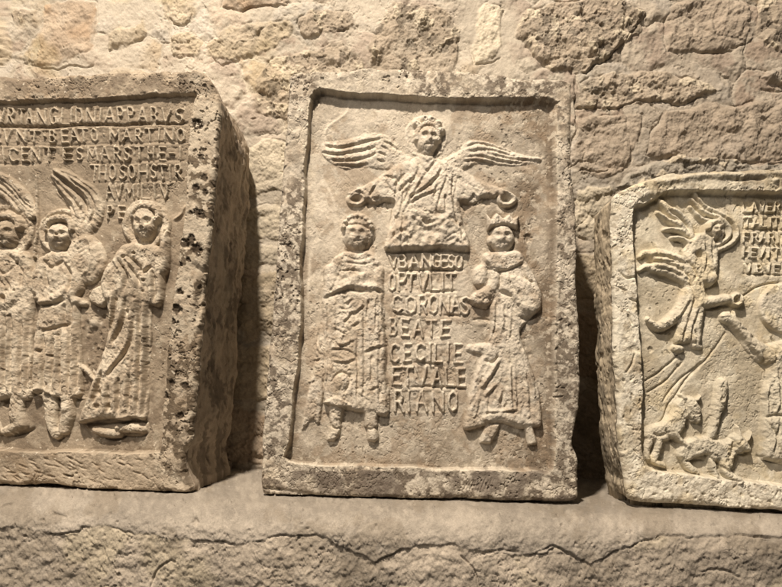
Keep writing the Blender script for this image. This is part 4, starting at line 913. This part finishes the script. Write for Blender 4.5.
# ------------------------------------------------------------------ right slab
def carve_right(s):
    s.H += np.where(s.L == 2, 1.0 * fbm(s.rx, s.ry, 30, 3, 400), 0)
    # lifted diagonal ground bands
    for g in ([(643, 384), (662, 370), (680, 355)], [(648, 393), (666, 382), (683, 362)], [(645, 432), (662, 420), (672, 402), (690, 376), (710, 356), (727, 333)], [(665, 402), (676, 385), (702, 362)], [(742, 298), (760, 287), (782, 282)]): s.line(g, 1.0, -2.4)
    # flying angel, wings
    for P in ([(657, 197, 2), (668, 208, 3), (681, 215, 3.5), (689, 224, 3.5), (692, 236, 4)], [(660, 202, 2), (668, 213, 3), (678, 221, 3), (686, 230, 3)], [(658, 213, 1.8), (669, 221, 2.8), (680, 226, 3)], [(664, 230, 1.8), (678, 229, 2.6), (688, 234, 3)], [(671, 237, 1.8), (681, 237, 2.6), (690, 243, 3)]): s.cap(P, 5.4, 4, 2.2, True)
    for g in ([(660, 207), (669, 217), (679, 222)], [(663, 217), (671, 225), (680, 228)], [(670, 231), (678, 233), (686, 238)], [(676, 240), (684, 241), (688, 246)], [(668, 211), (680, 219), (688, 230)]): s.line(g, 1, -3.2)
    for P in ([(694, 193, 2), (704, 205, 2.6), (717, 212, 2.6), (732, 221, 2.6), (737, 231, 2.8), (734, 241, 2.8), (726, 247, 2.6), (717, 251, 2.2)], [(692, 199, 1.8), (704, 211, 2.6), (720, 218, 2.6), (730, 228, 2.6), (728, 238, 2.6), (718, 246, 2.4)], [(691, 206, 1.6), (702, 217, 2.6), (712, 221, 2.4), (723, 228, 2.4), (721, 239, 2.4)]): s.cap(P, 4.6, 5, 2.2, True)
    for g in ([(696, 199), (706, 209), (720, 215.5), (733, 226), (731, 239), (720, 247.5)], [(694, 205), (704, 214.5), (718, 221), (726, 230), (723, 240)]): s.line(g, .9, -2.4)
    s.halo(713.5, 230, 11, 2.2, 4.6, 6)
    A = 3
    s.poly([(691, 238), (700, 233), (712, 238), (718, 250), (718, 268), (715, 281), (706, 286), (697, 282), (690, 272), (684, 258), (686, 246)], 6.6, 5, A)
    s.poly([(649, 252), (660, 248), (674, 252), (686, 256), (696, 264), (703, 278), (706, 300), (704, 318), (700, 345), (690, 343), (674, 343), (677, 324), (684, 302), (682, 286), (672, 279), (658, 274), (650, 272), (652, 262)], 6.2, 6, A)
    s.cap([(639, 257, 2.0, 4.6), (645, 253, 2.8, 5), (654, 255, 4.5, 5.6)], 7, A, sm=True); s.cap([(639, 270, 2.0, 4.6), (645, 267, 2.8, 5), (654, 268, 4.5, 5.6)], 7, A, sm=True)
    for g in ([(652, 256), (668, 257), (684, 264)], [(653, 262), (668, 264), (682, 271)], [(654, 268), (668, 271), (680, 277)]): s.line(g, 1.1, -2.2); s.line([(p[0], p[1] - 2.6) for p in g], 1.3, 1.2)
    s.cap([(692, 290, 9, 7), (682, 310, 8, 7), (668, 323, 6, 7), (657, 327, 4.4, 6.6), (648, 319, 2.8, 5.6)], 7, A, sm=True)
    s.cap([(698, 302, 6, 6.6), (712, 302, 5.5, 7), (728, 299, 5, 7)], 7, A, sm=True)
    s.ell(678, 349, 6.5, 4, 5.6, A, .15); s.ell(697, 346, 6.5, 3.6, 4.6, A, .2)
    s.face(716, 232, 6.2, 7.4, 8.4, A, turn=.2); s.cap([(708, 229, 3, 7.6), (711, 224, 3.4, 8), (717, 223, 3.2, 8), (722, 227, 2.6, 7.4)], 8, A, sm=True)
    s.ell(711, 279, 7, 7, 7.8, A, p=3)
    s.bump(699, 255, 6, 6, -4.2); s.line([(684, 259), (690, 266), (696, 278)], 1.1, -3); s.line([(648, 262), (664, 261), (680, 264)], 1, -2.6); s.line([(650, 275), (664, 279), (678, 284)], 1.8, -3); s.line([(704, 288), (712, 288), (718, 282)], 1.4, -3)
    for g in ([(704, 240), (706, 258), (704, 272)], [(711, 242), (712, 262)], [(688, 282), (692, 300), (686, 322)], [(698, 310), (692, 328), (690, 342)], [(690, 318), (684, 330), (682, 342)], [(676, 268), (686, 276), (690, 288)], [(672, 324), (680, 316), (688, 302)], [(700, 306), (714, 309), (728, 304)], [(662, 252), (674, 260)], [(704, 264), (712, 274)], [(698, 284), (702, 294)], [(694, 330), (696, 343)]):
        s.line(g, 1.1, -2.6); s.line([(p[0] - 1.8, p[1] - 1.4) for p in g], 1.2, 1.1)
    s.line([(648, 324), (656, 332), (668, 330), (676, 324)], 1.6, -3)
    s.ell(736.5, 300.5, 7.4, 7.4, 7.6, 7, p=4); s.hole(736.5, 300.5, 3.8, 6.5)
    s.line([(704, 306), (716, 307.5), (730, 306)], 1.5, -2.8)
    # ---- kneeling saint at the right, hand stretched towards the ring
    B = 8
    s.halo(784, 308, 25, 20, 4.6, 9)
    s.poly([(772, 352), (790, 340), (815, 338), (840, 350), (850, 390), (852, 440), (846, 468), (800, 466), (771, 462), (761, 456), (762, 416), (766, 384)], 6.2, 7, B)
    s.cap([(726, 318, 6, 6), (734, 324, 5.4, 6.8), (744, 335, 6.4, 7.2), (754, 346, 8, 7.4), (766, 354, 10, 7.6), (784, 352, 12, 7.6)], 7, B, sm=True)
    for k in range(4): s.cap([(728, 317, 2.4, 6.4), (721.5 + k * 2.2, 314 - k * 1.2 + 3, 1.5, 6)], 6, B)
    s.cap([(733, 312, 1.6, 6), (734, 322, 2.2, 6.4)], 6, B)
    for g in ([(738, 330), (746, 332)], [(748, 338), (756, 338)], [(766, 344), (774, 356)], [(772, 338), (780, 350)], [(760, 350), (764, 362)], [(770, 386), (768, 414)], [(776, 372), (780, 400), (776, 412)], [(764, 420), (774, 434), (772, 452)], [(778, 424), (774, 440), (784, 456)], [(790, 380), (796, 440)], [(810, 370), (816, 450)], [(830, 370), (834, 450)]):
        s.line(g, 1.3, -2.8); s.line([(p[0] - 2, p[1]) for p in g], 1.4, 1.2)
    s.line([(764, 417), (774, 415), (790, 418)], 1.4, -3.6); s.line([(728, 324), (740, 338), (756, 356), (764, 362)], 1.7, -3); s.line([(760, 457), (772, 462.5), (786, 461)], 1.6, -3)
    s.face(802, 306, 15, 18, 9.5, B, turn=-.6); s.hair(806, 298, 15, 13, 9, 10, -40, 150, 11, 4.5)
    # ---- animals
    C1 = 11
    s.poly([(676, 401), (688, 396), (697, 401), (701, 408), (699, 418), (693, 423), (688, 419), (685, 428), (678, 437), (668, 441), (652, 442), (645, 437), (647, 427), (662, 421), (672, 412)], 5.8, 5, C1)
    s.cap([(690, 404, 8, 7.4), (696, 410, 6, 7.6), (696, 419, 3.6, 6.6)], 7, C1); s.cap([(684, 398, 2.4, 6.4), (680, 395, 1.6, 5)], 6, C1); s.cap([(697, 399, 2, 6), (700, 395, 1.4, 5)], 6, C1)
    s.cap([(660, 438, 5.5, 5.4), (658, 450, 4, 5), (654, 461, 3.4, 4.8), (664, 466, 2.8, 4.6)], 5, C1, sm=True); s.cap([(651, 438, 4.4, 5), (648, 450, 3.4, 4.6), (648, 458, 3, 4)], 5, C1)
    s.cap([(668, 424, 3.4, 7), (674, 434, 3.4, 7.4), (686, 446, 3, 7)], 7, C1, sm=True)
    s.bump(693, 406, 2, 1.6, -2); s.line([(694, 414), (700, 413)], .8, -1.8); s.line([(684, 402), (686, 412), (690, 418)], 1, -2.4); s.line([(664, 428), (668, 436), (680, 447)], 1.1, -3); s.line([(652, 433), (658, 436), (664, 434)], 1.1, -2.4); s.line([(648, 464), (656, 467), (666, 470)], 1.3, -2.4)
    C2 = 12
    s.poly([(681, 443), (692, 438), (704, 436), (716, 441), (726, 440), (732, 434), (740, 434), (746, 442), (742, 452), (734, 456), (733, 466), (726, 470), (718, 462), (708, 456), (696, 458), (688, 462), (678, 458), (678, 448)], 6, 5, C2)
    s.cap([(737, 442, 8.5, 7.6), (744, 447, 5, 7.4), (748, 450, 2.8, 6.4)], 7, C2); s.cap([(738, 436, 2.6, 7), (737, 427, 1.6, 6)], 6, C2); s.cap([(746, 440, 2, 6.8), (751, 432, 1.3, 5.4)], 6, C2)
    s.cap([(684, 456, 5, 5), (688, 466, 4, 5), (696, 472, 3, 4.6)], 5, C2, sm=True); s.cap([(712, 458, 5, 6), (713, 470, 3.6, 6), (716, 478, 3, 6)], 6, C2, sm=True)
    s.cap([(724, 462, 5.5, 6.6), (726, 473, 4.6, 8.5), (737, 480, 4, 9.5), (733, 485, 2.8, 9.6)], 6, C2, sm=True)
    s.bump(739, 440, 2, 1.6, -2.2); s.line([(744, 451), (749, 453)], .8, -2); s.line([(735, 452), (744, 455), (750, 452)], 1.2, -2.6); s.line([(706, 456), (712, 460), (722, 468), (734, 476)], 1.2, -2.8); s.line([(684, 462), (696, 461), (706, 462)], 1.2, -2.4); s.line([(730, 438), (732, 448), (728, 456)], 1, -1.8)
    for k in range(12): s.line([(728 + random.uniform(-3, 6), 436 + k * 1.2), (731 + random.uniform(-3, 6), 439 + k * 1.2)], .7, -1.2)
    s.cap([(722.5, 384, 6.4, 4.6), (721, 400, 7.2, 5), (716, 418, 5.6, 5), (711, 436, 4.6, 5)], 5, 13, sm=True)
    s.ell(721.5, 399.5, 5, 5, 6.2, 13, p=4); s.hole(721.5, 399.5, 2.6, 2.8); s.bump(721.5, 399.5, 1.4, 1.4, 1.6); s.line([(713, 412), (708, 432)], 1, -2); s.line([(725, 408), (718, 430)], .9, -1.8)
    s.drape(3, .4, .35, 5, 18, [(718, 232, 7)], 510); s.drape(8, 0, .4, 5, 18, [(802, 306, 17)], 511); s.drape(11, .6, .3, 4, 6, [], 512); s.drape(12, .6, .3, 4, 6, [], 513)
    # ---- inscription, running on past the edge of the picture
    L_ = [(20, 202, 211, [('L', 747), ('A', 755), ('V', 763), ('E', 770), ('R', 778), ('I', 786), ('V', 794), ('S', 802)]), (21, 217.5, 227, [('T', 748, 7), ('A', 757, 7), ('L', 765), ('I', 771), ('T', 777), ('E', 786), ('R', 795)]),
          (22, 233, 242, [('F', 747), ('R', 756), ('A', 764), ('R', 772), ('I', 778.5), ('A', 787), ('S', 796)]), (23, 248, 257, [('H', 748), ('E', 755), ('V', 763), ('I', 770), ('T', 777), ('I', 784), ('A', 792)]), (24, 264, 272.5, [('V', 749), ('I', 756), ('B', 761), ('V', 769), ('E', 778), ('R', 787), ('I', 795)])]
    for lab, a, b, ch in L_: write(s, ch, a, b, lab, r=1.15, h=2.2, w=5.6, slope=.01, x0=748, dig=1.4)
    s.line([(744, 213), (800, 213.5)], 1, -1.6); s.line([(744, 229), (800, 229.5)], 1, -1.8); s.line([(744, 274), (800, 275)], 1, -2)
    # cracks and chips in the frame
    for g in ([(617, 272), (624, 279), (634, 278), (636, 292)], [(624, 372), (630, 362), (632, 354)], [(626, 316), (630, 326)], [(617, 288), (624, 292)], [(628, 300), (636, 303)]): s.line(g, 1, -2.4)
    for k in range(46):
        t_ = random.random()
        a, b = (random.uniform(650, 782), random.uniform(486, 502)) if t_ < .6 else (random.uniform(620, 642), random.uniform(330, 490))
        s.line([(a, b), (a + random.uniform(-4, 6), b + random.uniform(-3, 5))], 1.0, -random.uniform(.8, 2.4))
    s.line([(650, 186), (690, 179), (740, 178), (800, 176)], 3.0, 2.4); s.line([(724, 181), (738, 183), (760, 182)], 1.2, -2.2); s.bump(771, 184, 4.5, 3.5, 3)
    s.line([(640, 204), (652, 200), (664, 196)], 3, -3)
    s.bump(631, 350, 7, 5, -1.4); s.hole(652, 349, 3, 1.6)
    def stain(s, c):
        x, y = s.x, s.y
        fr = sstep(3, -1, s.di)
        w_ = (fr * sstep(-.6, .0, fbm(s.rx, s.ry, 25, 3, 410)) * sstep(185, 200, y) * .75)[:, None]; c = c * (1 - w_) + np.array([.72, .68, .58]) * w_
        d_ = (fr * sstep(190, 172, y) * .5)[:, None]; c = c * (1 - d_) + np.array([.30, .265, .205]) * d_
        h_ = (np.where(s.L == 9, .7, 0) * sstep(-.7, .2, fbm(s.rx, s.ry, 9, 4, 415, .6)))[:, None]; c = c * (1 - h_) + np.array([.52, .475, .40]) * h_
        o = (sstep(.2, .7, fbm(s.rx, s.ry, 18, 3, 411)) * .4)[:, None]; c = c * (1 - o * np.array([.1, .2, .4]))
        gd = (s.L == 2) * .6 * sstep(-.35, .35, fbm(s.rx, s.ry, 24, 4, 413, .6)) ; c = c * (1 - gd[:, None]) + np.array([.40, .35, .26]) * gd[:, None]
        k = fbm(s.rx, s.ry, 5, 3, 412); m = (fr * sstep(.38, .6, k) * .45)[:, None]; c = c * (1 - m) + np.array([.22, .17, .11]) * m
        return c
    s.stain = stain
RIGHT_OUT = [(612.5, 202), (616, 194), (628, 187), (640, 182), (656, 176), (672, 172), (700, 171), (740, 169), (782, 168), (830, 165), (880, 163), (884, 200), (884, 350), (880, 510), (884, 521), (840, 517), (782, 511), (740, 509), (700, 506), (660, 504), (634, 502), (628, 494), (624, 476), (620, 449), (618, 400), (616, 370), (614, 346), (614, 300), (613, 260), (612.5, 230)]
RIGHT_IN = [(633, 209), (645, 203), (656, 197), (668, 190), (690, 189), (720, 190), (750, 190.5), (782, 191), (856, 187), (856, 260), (856, 420), (852, 492), (800, 490), (760, 484), (730, 481), (700, 477), (670, 473), (646, 469), (643, 455), (641.5, 421), (643, 390), (641, 346), (637, 300), (634, 250)]
names_right = {1: ('frame', None, None), 2: ('background_panel', None, None), 3: ('person', None, 'flying angel leaning down with outstretched arm and swept-back wings'), 8: ('person', None, 'robed figure at the right edge reaching towards the ring'),
               4: ('wing', 3, None), 5: ('wing', 3, None), 6: ('halo', 3, None), 7: ('ring', None, None), 9: ('halo', 8, None), 10: ('hair', 8, None), 11: ('animal', None, None), 12: ('animal', None, None), 13: ('post', None, None)}
for k in range(20, 25): names_right[k] = ('inscription_line', None, None)
plR = plane_for((634, 502), (880, 521), .765, .748, math.radians(1.2))
build_slab('stone_relief', 'lower cream stone slab carved with a flying angel and two small animals',
           (608, 888, 158, 526), RIGHT_OUT, RIGHT_IN, plR, .11, carve_right, names_right, M_PALE, tone=(.60, .555, .45), rev=(2.4, 3.0), side_tone=(.42, .36, .27), seed=40, F=-9, side_amp=1.4)
